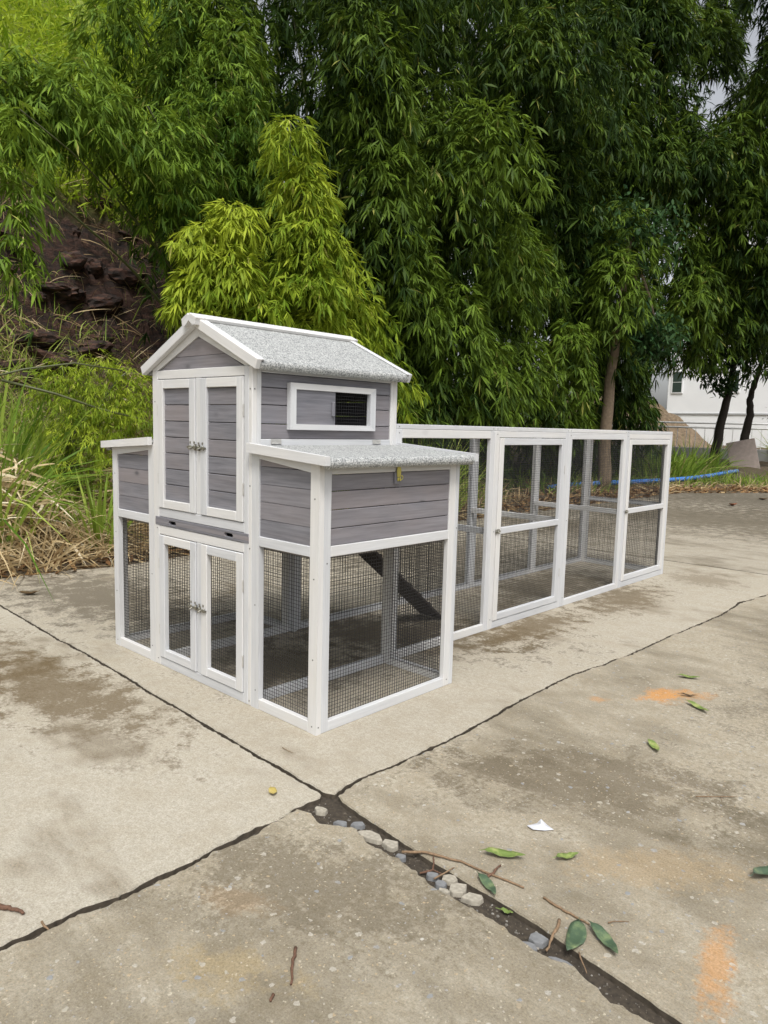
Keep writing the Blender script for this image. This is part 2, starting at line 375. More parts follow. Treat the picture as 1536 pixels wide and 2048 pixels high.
def jag(line, off, amp, step=.012, seed=0., near=6.):
    """resample and roughen; off moves it to the left of its direction"""
    out = []; s = 0
    for (a, b) in zip(line, line[1:]):
        A, B = Vector((*a, 0)), Vector((*b, 0)); L = (B-A).length
        dist = (A-Vector((CAM[0], CAM[1], 0))).length; st = step*(1 if dist < near else dist/2)
        k = max(1, int(L/st)); nr = Vector((-(B-A).y, (B-A).x, 0)).normalized()
        for i in range(k):
            p = A+(B-A)*(i/k); q = s+L*i/k
            w = amp*(.65*noise.noise(Vector((q*9, seed, 0)))+.45*noise.noise(Vector((q*34, seed, 5)))+.3*noise.noise(Vector((q*90, seed, 9))))
            chip = max(0, noise.noise(Vector((q*3.1, seed+20, 1)))-.22)*amp*2.6
            p = p+nr*(off+w+chip); out.append((p.x, p.y))
        s += L
    return out
def slab(name, outline, mat, parent, z=0.):
    A = sum(outline[i-1][0]*outline[i][1]-outline[i][0]*outline[i-1][1] for i in range(len(outline)))
    if A < 0: outline = outline[::-1]
    n_ = len(outline); rings = [[], [], []]
    for i in range(n_):
        p, a, c = (Vector((*outline[k % n_], 0)) for k in (i, i-1, i+1))
        t = (c-a); nr = Vector((-t.y, t.x, 0)).normalized() if t.length else Vector((0, 0, 0))
        e = .004+.003*noise.noise(Vector((p.x*40, p.y*40, 1)))
        rings[0].append((p.x+nr.x*e, p.y+nr.y*e, z)); rings[1].append((p.x+nr.x*e*.2, p.y+nr.y*e*.2, z-.005)); rings[2].append((p.x, p.y, z-.05))
    vs = rings[0]+rings[1]+rings[2]; fs = []
    for q in (0, 1):
        for i in range(n_):
            j = (i+1) % n_; fs.append([q*n_+i, (q+1)*n_+i, (q+1)*n_+j, q*n_+j])
    cv, ce, cf, *_ = geometry.delaunay_2d_cdt([Vector(p[:2]) for p in rings[0]], [], [list(range(n_))], 1, 1e-6)   # top, cut into triangles
    b0 = len(vs); vs = vs+[(p.x, p.y, z) for p in cv]; fs += [[b0+k for k in t] for t in cf]
    me = bpy.data.meshes.new(name); me.from_pydata(vs, [], fs); me.update()
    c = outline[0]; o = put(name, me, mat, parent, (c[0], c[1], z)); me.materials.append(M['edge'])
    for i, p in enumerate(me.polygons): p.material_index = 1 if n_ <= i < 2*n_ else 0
    return o
orange = (.52, .27, .10); M['edge'] = plain('dark_slab_edge', (.075, .06, .043), .95, 0, .5, 60, .6)  # slab side faces, coloured darker than the tops
st_ = (.135, .098, .052)
mA = concrete('pale_concrete', (.485, .448, .372), (.37, .338, .272), st_, .52, .63, .12, [(-.75, -.52, .75, .28, .15, st_, .8), (-1.9, -.75, 1.0, .4, .2, st_, .75), (-.1, -.62, .35, .12, .2, (.2, .165, .115), .55), (.55, -1.3, .2, .1, 0, (.3, .25, .18), .4)])
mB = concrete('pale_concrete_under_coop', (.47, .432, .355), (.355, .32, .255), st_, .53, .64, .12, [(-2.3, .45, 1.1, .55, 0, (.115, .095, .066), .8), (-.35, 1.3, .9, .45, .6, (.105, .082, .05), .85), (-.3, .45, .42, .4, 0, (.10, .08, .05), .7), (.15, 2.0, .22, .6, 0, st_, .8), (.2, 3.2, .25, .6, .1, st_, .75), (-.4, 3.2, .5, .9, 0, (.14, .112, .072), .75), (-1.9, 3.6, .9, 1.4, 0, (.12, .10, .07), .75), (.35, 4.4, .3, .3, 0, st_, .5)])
mC = concrete('worn_concrete', (.435, .395, .315), (.275, .24, .175), (.12, .098, .062), .46, .62, .7, [(1.02, -.80, .10, .05, .4, (.47, .33, .2), .5), (1.2, -.95, .16, .07, .5, (.36, .28, .15), .5), (1.25, -.36, .03, .02, 0, orange, .6), (1.1, -.62, .5, .2, .5, (.12, .097, .062), .6)])
mD = concrete('worn_concrete_right', (.445, .405, .325), (.29, .252, .184), (.125, .103, .066), .47, .63, .7, [(1.235, 1.50, .17, .075, .9, orange, .95), (1.985, -.17, .15, .04, 1.75, orange, .62), (1.75, .12, .3, .1, .7, (.42, .30, .16), .35), (1.02, 1.2, .05, .03, .5, orange, .5), (1.35, .45, .55, .28, .6, (.125, .10, .064), .65), (1.9, 1.9, .7, .35, 1.0, (.15, .125, .085), .6), (1.05, .25, .25, .14, .9, (.13, .105, .068), .5), (1.55, 3.0, .4, .8, 0, (.15, .125, .085), .5), (2.0, .5, .3, .2, 0, (.12, .10, .064), .55)])
mE = concrete('grey_concrete_beyond', (.44, .402, .33), (.32, .288, .228), (.125, .10, .064), .48, .61, .2, [(-1.2, 9.2, 3.2, 2.0, 0, (.125, .106, .074), .85), (-.5, 13.2, 7, 3.4, 0, (.105, .09, .065), .9), (-2.2, 6.6, 1., .9, 0, (.13, .107, .072), .7)])
soil = plain('joint_soil', (.048, .038, .027), .95, 0, .66, 70, 1.)
me2 = bpy.data.meshes.new("pavement")   # soil bed shows in the joints
bv = [(-3.3, -9, -.02), (9, -9, -.02), (9, 31, -.02), (0, 18.2, -.02), (-2.1, 14.9, -.02), (-3.2, 13, -.02)]
me2.from_pydata(bv, [], [list(range(6))])
bed = put("pavement", me2, soil, None, (0, 0, -.02)); tag(bed, "weathered concrete yard of large slabs with dirt filled joints", kind='structure')
J1x = [(-3.44, -.13)]+J1
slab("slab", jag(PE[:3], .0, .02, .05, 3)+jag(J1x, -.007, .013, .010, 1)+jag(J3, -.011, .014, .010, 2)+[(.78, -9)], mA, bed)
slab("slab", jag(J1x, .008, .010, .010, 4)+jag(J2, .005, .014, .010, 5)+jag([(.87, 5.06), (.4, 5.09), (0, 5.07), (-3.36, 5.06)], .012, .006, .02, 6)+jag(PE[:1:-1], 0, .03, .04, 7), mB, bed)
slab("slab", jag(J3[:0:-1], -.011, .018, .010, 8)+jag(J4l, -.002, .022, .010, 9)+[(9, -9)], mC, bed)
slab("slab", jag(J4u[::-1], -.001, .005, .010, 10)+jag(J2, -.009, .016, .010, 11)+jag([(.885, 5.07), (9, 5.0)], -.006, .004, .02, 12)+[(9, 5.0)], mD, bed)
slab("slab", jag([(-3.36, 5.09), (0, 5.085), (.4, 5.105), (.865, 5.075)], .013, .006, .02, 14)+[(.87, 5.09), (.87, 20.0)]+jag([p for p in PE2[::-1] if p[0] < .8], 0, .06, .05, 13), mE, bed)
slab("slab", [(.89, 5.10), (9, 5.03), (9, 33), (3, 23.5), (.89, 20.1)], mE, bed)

# ================================================================ COOP
X0, XN, YN, YB, YE = -.793, .42, .866, .886, 4.376
TH = .026
coop = empty("chicken_coop", (-.4, 1.9, 0))
tag(coop, "white and grey wooden chicken coop with gabled house and long wire run", "chicken coop")
def bd(name, *a, mat='white', parent=None, **k): return MB().box(*a, **k).build(name, M[mat], parent or coop)
def mir(x0, x1, side): return (x0, x1) if side > 0 else (X0-x1, X0-x0)
def wire(parent, axis, at, a0, a1, b0, b1, sp=.015, rad=.00068):
    """welded wire panel: axis is the normal ('x','y','z')"""
    m = MB(); ax = 'xyz'.index(axis)
    def bar(i, c0, c1, j, cj, off):
        lo = [0, 0, 0]; hi = [0, 0, 0]; lo[ax] = at+off-rad; hi[ax] = at+off+rad; lo[i] = c0; hi[i] = c1; lo[j] = cj-rad; hi[j] = cj+rad
        vs = [(x, y, z) for x in (lo[0], hi[0]) for y in (lo[1], hi[1]) for z in (lo[2], hi[2])]
        q = [(0, 1, 3, 2), (4, 6, 7, 5), (0, 4, 5, 1), (2, 3, 7, 6), (0, 2, 6, 4), (1, 5, 7, 3)]
        q = [fc for k, fc in enumerate(q) if k//2 != i]
        m.add(vs, q, i, None, .5)
    i, j = [k for k in range(3) if k != ax]
    for c in np.arange(b0+sp*.5, b1, sp): bar(i, a0, a1, j, float(c), -rad)
    for c in np.arange(a0+sp*.5, a1, sp): bar(j, b0, b1, i, float(c), rad)
    o = m.build("wire_mesh", M['wire'], parent); o['kind'] = 'stuff'; return o

# screw heads, one shared mesh
bm = bmesh.new(); bmesh.ops.create_cone(bm, cap_ends=True, segments=10, radius1=.0034, radius2=.0028, depth=.0016); scm = bpy.data.meshes.new("screw"); bm.to_mesh(scm); bm.free(); scm.materials.append(M['screw'])
def screw(p, axis, parent=coop):
    o = bpy.data.objects.new("screw", scm); COL.objects.link(o); o.parent = parent; o['_w'] = p; o.location = Vector(p)-Vector(parent['_w'])
    o.rotation_euler = {'y': (R(90), 0, 0), 'x': (0, R(90), 0), 'z': (0, 0, 0)}[axis]

# ---- main house: front frame
bd("post", X0, -.745, 0, TH, 0, 1.445); bd("post", -.0535, -.024, 0, TH, 0, 1.445); bd("post", -.0235, -.0005, .0005, TH, 0, 1.446)
for z0, z1 in ((0, .042), (.661, .703), (.748, .789), (1.405, 1.445)):
    bd("rail", -.7445, -.054, 0.0004, TH-.0005, z0, z1)
for z0, z1 in ((.0425, .6605), (.7895, 1.4045)): bd("mullion", -.4165, -.378, .0006, TH-.001, z0, z1)
def door(name, x0, x1, z0, z1, label, solid, hinge_left):
    m = MB(); y0, y1 = -.005, .020; w = .047; h = .041; g = .0012
    m.box(x0, x0+w, y0, y1, z0, z1).box(x1-w, x1, y0, y1, z0, z1)
    m.box(x0+w+.0003, x1-w-.0003, y0+.0004, y1, z0+.0002, z0+h).box(x0+w+.0003, x1-w-.0003, y0+.0004, y1, z1-h, z1-.0002)
    d = m.build(name, M['white'], coop); d['label'] = label
    if solid:
        k = 7; p = (z1-z0-2*h)/k
        for i in range(k):
            bd("plank", x0+w-.004, x1-w+.004, .007, .017, z0+h+i*p+.0008, z0+h+(i+1)*p-.0022, mat='grey', parent=d, c=.002)
        bd("backing", x0+w-.003, x1-w+.003, .0175, .0195, z0+h, z1-h, mat='dark', parent=d)
    else: wire(d, 'y', .0235, x0+w-.01, x1-w+.01, z0+h-.01, z1-h+.01)
    hx = x0-.001 if hinge_left else x1+.001
    for hz in (z0+.14, z1-.14): bd("hinge", hx-.0022, hx+.0022, -.0055, .004, hz-.026, hz+.026, mat='hinge', parent=d, c=.0015)
    return d
UL = door("upper_door", -.7415, -.4195, .7925, 1.4015, "solid upper door on the left, seven grey planks in a white frame", True, True)
UR = door("upper_door", -.375, -.057, .7925, 1.4015, "solid upper door on the right, seven grey planks in a white frame", True, False)
LL = door("lower_door", -.7415, -.4195, .0455, .6575, "wire mesh lower door on the left", False, True)
LR = door("lower_door", -.375, -.057, .0455, .6575, "wire mesh lower door on the right", False, False)
def bolt(parent, p, side):
    """barrel bolt: plate, two straps, rod and knob; p is the middle of the plate"""
    x, y, z = p; m = MB(); g = MB(); sc_ = 1.3
    m.box(x-.021, x+.021, y-.0015, y, z-.011, z+.011, .0006)
    for dx in (-.014, .014): m.box(x+dx-.0045, x+dx+.0045, y-.008, y-.0012, z-.0075, z+.0075, .002)
    m.tube([(x-.03*(1 if side > 0 else .6), y-.0055, z), (x+.03*(1 if side < 0 else .9), y-.0055, z)], .0036, 8)
    m.tube([(x, y-.005, z), (x, y-.019, z-.006)], [.0028, .0036], 7)
    m.box(x-.02, x-.013, y-.0028, y-.001, z+.012, z+.02, .001).box(x+.004, x+.012, y-.0028, y-.001, z+.012, z+.02, .001)
    m.v = [(x+(a-x)*sc_, y+(b-y)*sc_, z+(c-z)*sc_) for a, b, c in m.v]; m.build("latch", M['steel'], parent)
for dl, dr, zz in ((UL, UR, 1.075), (LL, LR, .335)):
    bolt(dl, (-.434, -.003, zz+.02), 1); bolt(dr, (-.367, -.003, zz+.018), -1)
# droppings tray with two hand slots
m = MB(); y0, y1 = -.002, .012; z0, z1, za, zb = .7045, .7465, .717, .733
m.box(-.777, -.0195, y0, y1, z0, za-.0001).box(-.777, -.0195, y0, y1, zb+.0001, z1)
xs = [-.777, -.655, -.59, -.195, -.13, -.0195]
for a, b_ in ((0, 1), (2, 3), (4, 5)): m.box(xs[a], xs[b_], y0, y1, za-.001, zb+.001, .0004)
for sx in (xs[1], xs[3]):
    for (px, s_) in ((sx, 1), (sx+.065, -1)):
        for (pz, t_) in ((za, 1), (zb, -1)): m.prism([(px, pz), (px+.007*s_, pz), (px, pz+.006*t_)], 1, y0+.0004, y1)
tray = m.build("tray", M['grey'], coop); tray['label'] = "grey pull-out tray board with two hand slots"
bd("tray_bottom", -.76, -.03, .0125, .80, .706, .712, mat='floor', parent=tray)
for x, z in ((-.762, .69), (-.765, .03), (-.012, .685), (-.012, .02), (-.012, 1.35), (-.77, 1.30), (-.012, .95)): screw((x, -.0006, z), 'y')

# ---- gables
def gable(y0, y1, sgn):
    s = .45; cx = -.397
    def roofz(x, drop): return 1.655-abs(x-cx)*s-drop
    for lo, hi in ((1.4455, 1.5005), (1.5025, 1.5765), (1.5785, 1.65)):
        def half(z): return max(0, (1.655-.072-z)/s)
        a, b_ = half(lo)+.02, max(.004, half(min(hi, 1.59))+.02)
        MB().prism([(cx-a, lo), (cx+a, lo), (cx+b_, min(hi, 1.59)), (cx-b_, min(hi, 1.59))], 1, y0+.006, y1-.004, 0).build("plank", M['grey'], coop)
    for sd_ in (-1, 1):
        x1 = cx+sd_*.396
        MB().prism([(cx+sd_*.0006, roofz(cx, .012)), (x1, roofz(x1, .012)), (x1, 1.4458), (x1-sd_*.05, 1.4458), (cx+sd_*.0006, roofz(cx, .07))], 1, y0, y1, 0).build("gable_rafter", M['white'], coop)
gable(.001, TH, 1); gable(YB-TH, YB-.001, -1)

# ---- side walls of the house (window in the one facing the camera)
for side in (1, -1):
    a, b_ = mir(-TH, 0, side)
    bd("post", a, b_, TH+.0003, .048, 0, 1.446); bd("post", a, b_, .840, YB-TH-.0005, 0, 1.446)
    for z0, z1 in ((0, .045), (.703, .745), (1.098, 1.145), (1.421, 1.446)):
        bd("rail", a+.0004, b_-.0004, .0485, .8395, z0, z1)
    zz = [1.1455, 1.2085, 1.288, 1.360, 1.4205]
    pa, pb = mir(-.018, -.007, side)
    for z0, z1 in zip(zz, zz[1:]):
        ys = [(.0485, .8395)]
        if side > 0 and z1 > 1.2 and z0 < 1.36: ys = [(.0485, .215), (.685, .8395)]
        if side > 0 and z0 == 1.1455: ys = [(.0485, .8395)]
        for y0, y1 in ys: bd("plank", pa, pb, y0, y1, z0+.001, z1-.002, mat='grey', c=.002)
    if side < 0:
        pass
    # wall between house and nest box
    for i in range(4): bd("plank", pa, pb, .0485, .8395, .7455+i*.088, .7455+(i+1)*.088-.002, mat='grey', c=.002) if side < 0 else None
m = MB(); ya, yb, za, zb = .188, .714, 1.186, 1.386; w = .033; xx0, xx1 = -.006, .018
win_o = [(ya, za), (yb, za), (yb, zb), (ya, zb)]; win_i = [(ya+w, za+.0245), (yb-w-.004, za+.0245), (yb-w-.004, zb-.0265), (ya+w, zb-.0265)]
for i in range(4):
    j = (i+1) % 4; m.prism([win_o[i], win_o[j], win_i[j], win_i[i]], 0, xx0, xx1, 1 if i % 2 == 0 else 2)
win = m.build("window", M['white'], coop); win['label'] = "sliding window with mitred white frame, half open"
bd("sliding_panel", .002, .009, ya+w-.004, .459, za+.021, zb-.023, mat='grey', parent=win)
bd("handle", .0092, .021, .432, .449, za+.062, za+.128, mat='grey', parent=win, c=.003)
wire(win, 'x', -.004, .44, .695, za+.015, zb-.015)
bd("track", -.005, .0015, ya+w, yb-w, za+.018, za+.0235, mat='grey', parent=win)
for y in (.125, .742):
    m = MB(); m.box(.0005, .0022, y-.028, y+.028, 1.127, 1.1445, .0006).tube([(.004, y-.026, 1.1265), (.004, y+.026, 1.1265)], .0032, 8)
    m.build("roof_hinge", M['hinge'], coop)
for z in (1.35, .9, .3): screw((.0006, .013, z), 'x')

# ---- back wall and floors
for x0, x1 in ((X0, -.745), (-.048, 0)): bd("post", x0, x1, YB-TH, YB-.0008, 0, 1.445)
for z0, z1 in ((.703, .745), (1.405, 1.445)): bd("rail", -.7445, -.0485, YB-TH+.0005, YB-.001, z0, z1)
for i in range(9):
    z0 = .7455+i*.0733; 
    segs = [(-.7445, -.0485)] if i > 3 else [(-.7445, -.53), (-.31, -.0485)]
    for a, b_ in segs: bd("plank", a, b_, YB-.019, YB-.008, z0, z0+.0715, mat='grey', c=.002)
bd("floor_board", X0+TH+.001, -TH-.001, .05, YB-TH-.001, .688, .7025, mat='floor')
for side in (1, -1):
    a, b_ = mir(.001, XN-TH-.001, side); bd("nest_floor", a, b_, TH+.001, .839, .690, .7025, mat='floor')

# ---- ramp
m = MB(); p0 = Vector((-.42, .87, .69)); p1 = Vector((-.42, 1.735, .012)); dv = p1-p0; ang = math.atan2(-dv.z, dv.y)
Tm = Matrix.Translation(p0) @ Matrix.Rotation(-ang, 4, 'X')
m.box(-.092, .092, 0, dv.length, -.010, .006, T=lambda p: Tm @ p)
ramp_o = m.build("ramp", M['dark'], coop); ramp_o['label'] = "dark plank ramp leading down into the run"
for i in range(1, 9):
    MB().box(-.088, .088, i*.115, i*.115+.018, .0062, .0165, T=lambda p: Tm @ p).build("cleat", M['dark'], ramp_o)

# ---- nest boxes
def nest(side):
    def X(a, b_): return mir(a, b_, side)
    def PX(x): return x if side > 0 else X0-x
    zin, zout = 1.100, 1.072; sl = (zout-zin)/.42
    def top(x): return zin+sl*x
    # front panel
    for (a, b_) in ((.0004, .050), (.370, XN)):
        MB().prism([(PX(a), 0), (PX(b_), 0), (PX(b_), top(b_)), (PX(a), top(a))], 1, .0003, TH, 2).build("nest_post", M['white'], coop)
    x0, x1 = X(.0503, .3697)
    bd("nest_rail", x0, x1, .0006, TH-.0005, 0, .045); bd("nest_rail", x0, x1, .0006, TH-.0005, .703, .745)
    lo = lambda x: 1.066-(x-.05)*.115
    MB().prism([(PX(.0503), lo(.05)), (PX(.3697), lo(.37)), (PX(.3697), top(.37)), (PX(.0503), top(.05))], 1, .0006, TH-.0005, 0).build("nest_rail", M['white'], coop)
    for i in range(5):
        z0 = .7455+i*.0728; z1 = z0+.0708
        pts = [(.047, z0), (.373, z0), (.373, min(z1, lo(.37)+.004)), (.047, min(z1, lo(.05)+.004))]
        if pts[2][1] <= z0+.002:
            xe = .05+(1.066+.004-z0)/.115; pts = [(.047, z0), (min(.373, xe), z0), (.047, lo(.05)+.004)]
        MB().prism([(PX(x), z) for x, z in pts], 1, .007, .018, 0).build("plank", M['grey'], coop)
    fr = wire(coop, 'y', .0275, *X(.042, .378), .036, .712)
    # outer side panel
    a, b_ = X(XN-TH, XN)
    bd("nest_post", a, b_, TH+.0004, .064, 0, 1.056); bd("nest_post", a, b_, .797, .8395, 0, 1.056)
    for z0, z1 in ((0, .042), (.703, .745), (1.023, 1.056)): bd("nest_rail", a+.0004, b_-.0004, .0643, .7967, z0, z1)
    pa, pb = X(XN-.018, XN-.007); zz = [.7455, .813, .885, .9575, 1.0225]
    for z0, z1 in zip(zz, zz[1:]): bd("plank", pa, pb, .062, .799, z0+.0008, z1-.002, mat='grey', c=.002)
    wire(coop, 'x', PX(XN-TH-.0015), .056, .805, .034, .711)
    # back panel
    for (p, q) in ((.0004, .046), (.374, XN)): a, b_ = X(p, q); bd("nest_post", a, b_, .840, YN, 0, 1.056)
    x0, x1 = X(.0463, .3737)
    for z0, z1 in ((0, .042), (.703, .745), (1.0, 1.056)): bd("nest_rail", x0, x1, .8404, YN-.0004, z0, z1)
    for i in range(3): bd("plank", x0, x1, .848, .859, .7455+i*.085, .7455+i*.085+.083, mat='grey')
    wire(coop, 'y', .8385, *X(.04, .38), .034, .711)
    # hinged lid: felt sheet on a board with rolled outer lip, white edging boards
    sl2 = -.063; zt = lambda x: 1.119+sl2*x
    prof = [(.002, zt(.002)), (.455, zt(.455))]
    for k in range(1, 7):
        w_ = k/6*math.pi*.84; prof.append((.455+.023*math.sin(w_), zt(.455)-.023+.023*math.cos(w_)))
    xe, ze = prof[-1]; prof += [(.448, ze+.004), (.44, zt(.44)-.016), (.002, zt(.002)-.016)]
    lid = MB().prism([(PX(x), z) for x, z in prof], 1, -.006, .897, 1).build("nest_lid", M['felt'], coop)
    lid['label'] = "felt covered sloping lid of the nest box with white edge boards"
    for y0, y1 in ((-.031, -.0065), (.8975, .920)):
        MB().prism([(PX(.001), zt(0)+.011), (PX(.483), zt(.483)+.007), (PX(.483), zt(.483)-.028), (PX(.001), zt(0)-.028)], 1, y0, y1, 0).build("edge_board", M['white'], lid)
        if y0 < 0: MB().prism([(PX(.483), zt(.483)+.0055), (PX(.4833), zt(.483)-.0275), (PX(.487), zt(.483)-.0275), (PX(.487), zt(.483)+.0055)], 1, y0+.001, y0+.022, 1).build("edge_board", M['white'], lid)
    for x, z in ((.395, .62), (.395, .93), (.395, .30), (.395, .03), (.025, .45), (.03, .08)): screw((PX(x), -.0002, z), 'y')
    if side > 0:
        for y, z in ((.045, .68), (.82, .03), (.855, .75), (.012, .03)): screw((XN+.0003, y, z), 'x')
nest(1); nest(-1)
# hasp on the near nest box
bd("latch_block", XN-.0065, XN+.004, .418, .452, .972, 1.0225, mat='grey', c=.002)
m = MB(); x = XN+.0045
m.prism([(.427, 1.002), (.447, 1.002), (.451, 1.03), (.445, 1.046), (.449, 1.062), (.426, 1.062), (.430, 1.046), (.424, 1.03)], 0, x+.001, x+.0035, 2)
m.box(x, x+.006, .428, .446, .985, 1.0, .002); m.tube([(x+.004, .452+.008*math.cos(t_), .999+.008*math.sin(t_)) for t_ in np.linspace(0, 2*math.pi, 13)], .0022, 6)
m.box(x-.002, x+.012, .430, .455, 1.062, 1.066, .001); m.tube([(x+.003, .437, .99), (x+.013, .437, .99)], .005, 8)
hasp = m.build("hasp", M['brass'], coop); hasp['label'] = "yellow brass hasp on the nest box"

# ---- roof
RX, RZ, SL = -.397, 1.667, .45
LN = math.hypot(1, SL)   # length of a unit run down the slope
def roof_T(sg):
    def T(p):   # p = (distance down the slope, y, height off the slope)
        return Vector((RX+sg*(p[0]/LN+p[2]*SL/LN), p[1], RZ-p[0]*SL/LN+p[2]/LN))
    return T
for sg in (1, -1):
    T = roof_T(sg); le = .486
    prof = [(.0, 0), (le, 0)]+[(le+.021*math.sin(w_), -.021+.021*math.cos(w_)) for w_ in np.linspace(.25, 2.7, 8)]+[(le-.006, -.030), (le-.02, -.016), (.0, -.016)]
    mm = MB(); n_ = len(prof); vs = [(p[0], y, p[1]) for y in (.0, .900) for p in prof]
    fs = [list(range(n_)), list(range(n_, 2*n_))[::-1]]+[[i, n_+i, n_+(i+1) % n_, (i+1) % n_] for i in range(n_)]
    if sg > 0: fs = [q[::-1] for q in fs]
    mm.add(vs, fs, 1, T); rp_o = mm.build("roof", M['felt'], coop); rp_o['label'] = "roof slope covered in grey mineral felt"
    for y0, y1 in ((-.025, -.0005), (.9005, .918)):
        MB().box(.012, .506, y0, y1, -.036, .007, T=T).build("barge_board", M['white'], rp_o)
        MB().box(.05, .504, (y1+.0004 if y0 < 0 else y0-.016), (y1+.016 if y0 < 0 else y0-.0004), .0006, .0075, T=T).build("barge_board", M['white'], rp_o)
    MB().box(.0012, .058, -.048, .938, .0012, .016, T=T, c=.002).build("ridge_cap", M['white'], rp_o)
mm = MB()
for y0, y1 in ((-.0475, -.0255),):
    mm.prism([(RX-.055, RZ-.016), (RX-.05, RZ-.040), (RX-.028, RZ-.040), (RX, RZ-.018), (RX+.028, RZ-.040), (RX+.05, RZ-.040), (RX+.055, RZ-.016), (RX, RZ+.006)], 1, y0, y1)
mm.build("ridge_end", M['white'], coop)

# ---- run
PY = [YB, 1.7525, 2.621, 3.503, YE]; HT = 1.199
def run_panel(y0, y1, side, has_door, lab=None):
    a, b_ = mir(-TH, 0, side); m = MB(); y0 += .0006; y1 -= .0006; st = .045
    tz = 1.161 if has_door else 1.154
    m.box(a, b_, y0, y0+st, 0, HT).box(a, b_, y1-st, y1, 0, HT)
    m.box(a+.0004, b_-.0004, y0+st+.0003, y1-st-.0003, 0.0002, .044).box(a+.0004, b_-.0004, y0+st+.0003, y1-st-.0003, tz, HT-.0002)
    pn = m.build("run_panel", M['white'], coop)
    if lab: pn['label'] = lab
    xi = -TH-.0015 if side > 0 else X0+TH+.0015
    if not has_door: wire(pn, 'x', xi, y0+st-.008, y1-st+.008, .036, tz+.008)
    else:
        d0, d1, e0, e1 = y0+st+.0035, y1-st-.0035, .0475, tz-.0035; da, db = a+.004, b_+.004; w = .044
        m = MB(); m.box(da, db, d0, d0+w, e0, e1).box(da, db, d1-w, d1, e0, e1)
        for z0, z1 in ((e0+.0002, e0+.041), (.580, .618), (e1-.041, e1-.0002)): m.box(da, db-.0004, d0+w+.0003, d1-w-.0003, z0, z1)
        d = m.build("run_door", M['white'], coop); d['label'] = (lab or "").replace("run panel holding", "")[:60].strip() or "wire run door"
        wire(d, 'x', da-.0015, d0+w-.008, d1-w+.008, e0+.033, .59); wire(d, 'x', da-.0015, d0+w-.008, d1-w+.008, .61, e1-.033)
        for z in (.25, .95): bd("hinge", -.004, .0058, d1-.001, d1+.0035, z-.028, z+.028, mat='hinge', parent=d, c=.001)
        m = MB(); z = .60; y = d0+.004
        m.box(.0032, .005, y-.016, y+.026, z-.014, z+.012, .0006).box(.005, .013, y+.004, y+.020, z-.008, z+.008, .002).box(.003, .012, y-.016, y-.006, z-.008, z+.008, .002)
        m.tube([(.009, y-.02, z), (.009, y+.03, z)], .0038, 8).tube([(.009, y+.001, z), (.022, y+.001, z-.009)], [.003, .005], 7)
        m.build("latch", M['steel'], d)
    if side > 0:
        for z in (.06, .6, 1.18): screw((.0004, y0+.022, z), 'x')
run_panel(PY[0], PY[1], 1, False); run_panel(PY[1], PY[2], 1, True, "run panel holding the wire door nearer the house")
run_panel(PY[2], PY[3], 1, False); run_panel(PY[3], PY[4], 1, True, "run panel holding the wire door at the far end")
for y0, y1 in zip(PY, PY[1:]): run_panel(y0, y1, -1, False)
m = MB(); y0, y1 = YE-TH, YE-.001
m.box(X0+TH+.0005, X0+TH+.045, y0, y1, 0, HT).box(-TH-.045, -TH-.0005, y0, y1, 0, HT)
for z0, z1 in ((.0002, .044), (.580, .618), (1.154, HT-.0003)): m.box(X0+TH+.0455, -TH-.0455, y0+.0004, y1-.0004, z0, z1)
end = m.build("run_panel", M['white'], coop); end['label'] = "end panel of the run with a middle rail"
wire(end, 'y', y0-.0015, X0+TH+.036, -TH-.036, .036, .59); wire(end, 'y', y0-.0015, X0+TH+.036, -TH-.036, .61, 1.162)
for y in (1.7525, 2.6, 3.482): bd("cross_rail", X0+TH+.003, -TH-.003, y-.013, y+.013, .582, .620)
for y0, y1 in zip(PY, PY[1:]):
    m = MB(); y0 += .0008; y1 -= .0008
    m.box(X0, X0+.045, y0, y1, HT+.0005, 1.224).box(-.045, 0, y0, y1, HT+.0005, 1.224).box(X0+.0455, -.0455, y0+.0003, y0+.045, HT+.0008, 1.2237).box(X0+.0455, -.0455, y1-.045, y1-.0003, HT+.0008, 1.2237)
    rt = m.build("run_roof_panel", M['white'], coop); wire(rt, 'z', HT+.003, X0+.04, -.04, y0+.04, y1-.04)
    for y in (y0+.02, y1-.02): screw((.0005, y, 1.211), 'x')

# ================================================================ BAMBOO, GRASS, TREES
M['bamboo'] = leafmat('bamboo_leaf', (.020, .046, .008), (.135, .215, .022), .55, .24, (.24, .25, .06))
M['bamboo_y'] = leafmat('young_bamboo_leaf', (.13, .215, .014), (.40, .48, .045), .55, .30, (.42, .42, .10))
M['bamboo_m'] = leafmat('sunny_bamboo_leaf', (.045, .10, .010), (.21, .32, .035), .55, .28, (.32, .33, .08))  # bamboo leaf again, with the sunlit look put into its colour
M['brush'] = leafmat('hill_brush_leaf', (.14, .25, .014), (.36, .47, .04), .6, .34, (.44, .42, .12))
M['broad'] = leafmat('broad_leaf', (.018, .052, .02), (.06, .12, .035), .4, .2, (.18, .24, .04))
M['grass'] = leafmat('grass_blade', (.085, .18, .018), (.33, .43, .075), .5, .3, (.5, .5, .2))
M['straw'] = leafmat('dry_straw', (.30, .21, .105), (.62, .50, .29), .65, .2, (.78, .70, .52))
M['litter'] = leafmat('fallen_dry_leaf', (.12, .058, .026), (.34, .21, .095), .7, .1, (.5, .4, .22))
M['culm'] = plain('bamboo_culm', (.075, .085, .03), .5, 0, .3, 14, .1)
M['bark'] = plain('dark_bark', (.035, .028, .022), .9, 0, .4, 26, .6)
M['palebark'] = plain('pale_bark', (.20, .15, .10), .85, 0, .35, 18, .6)

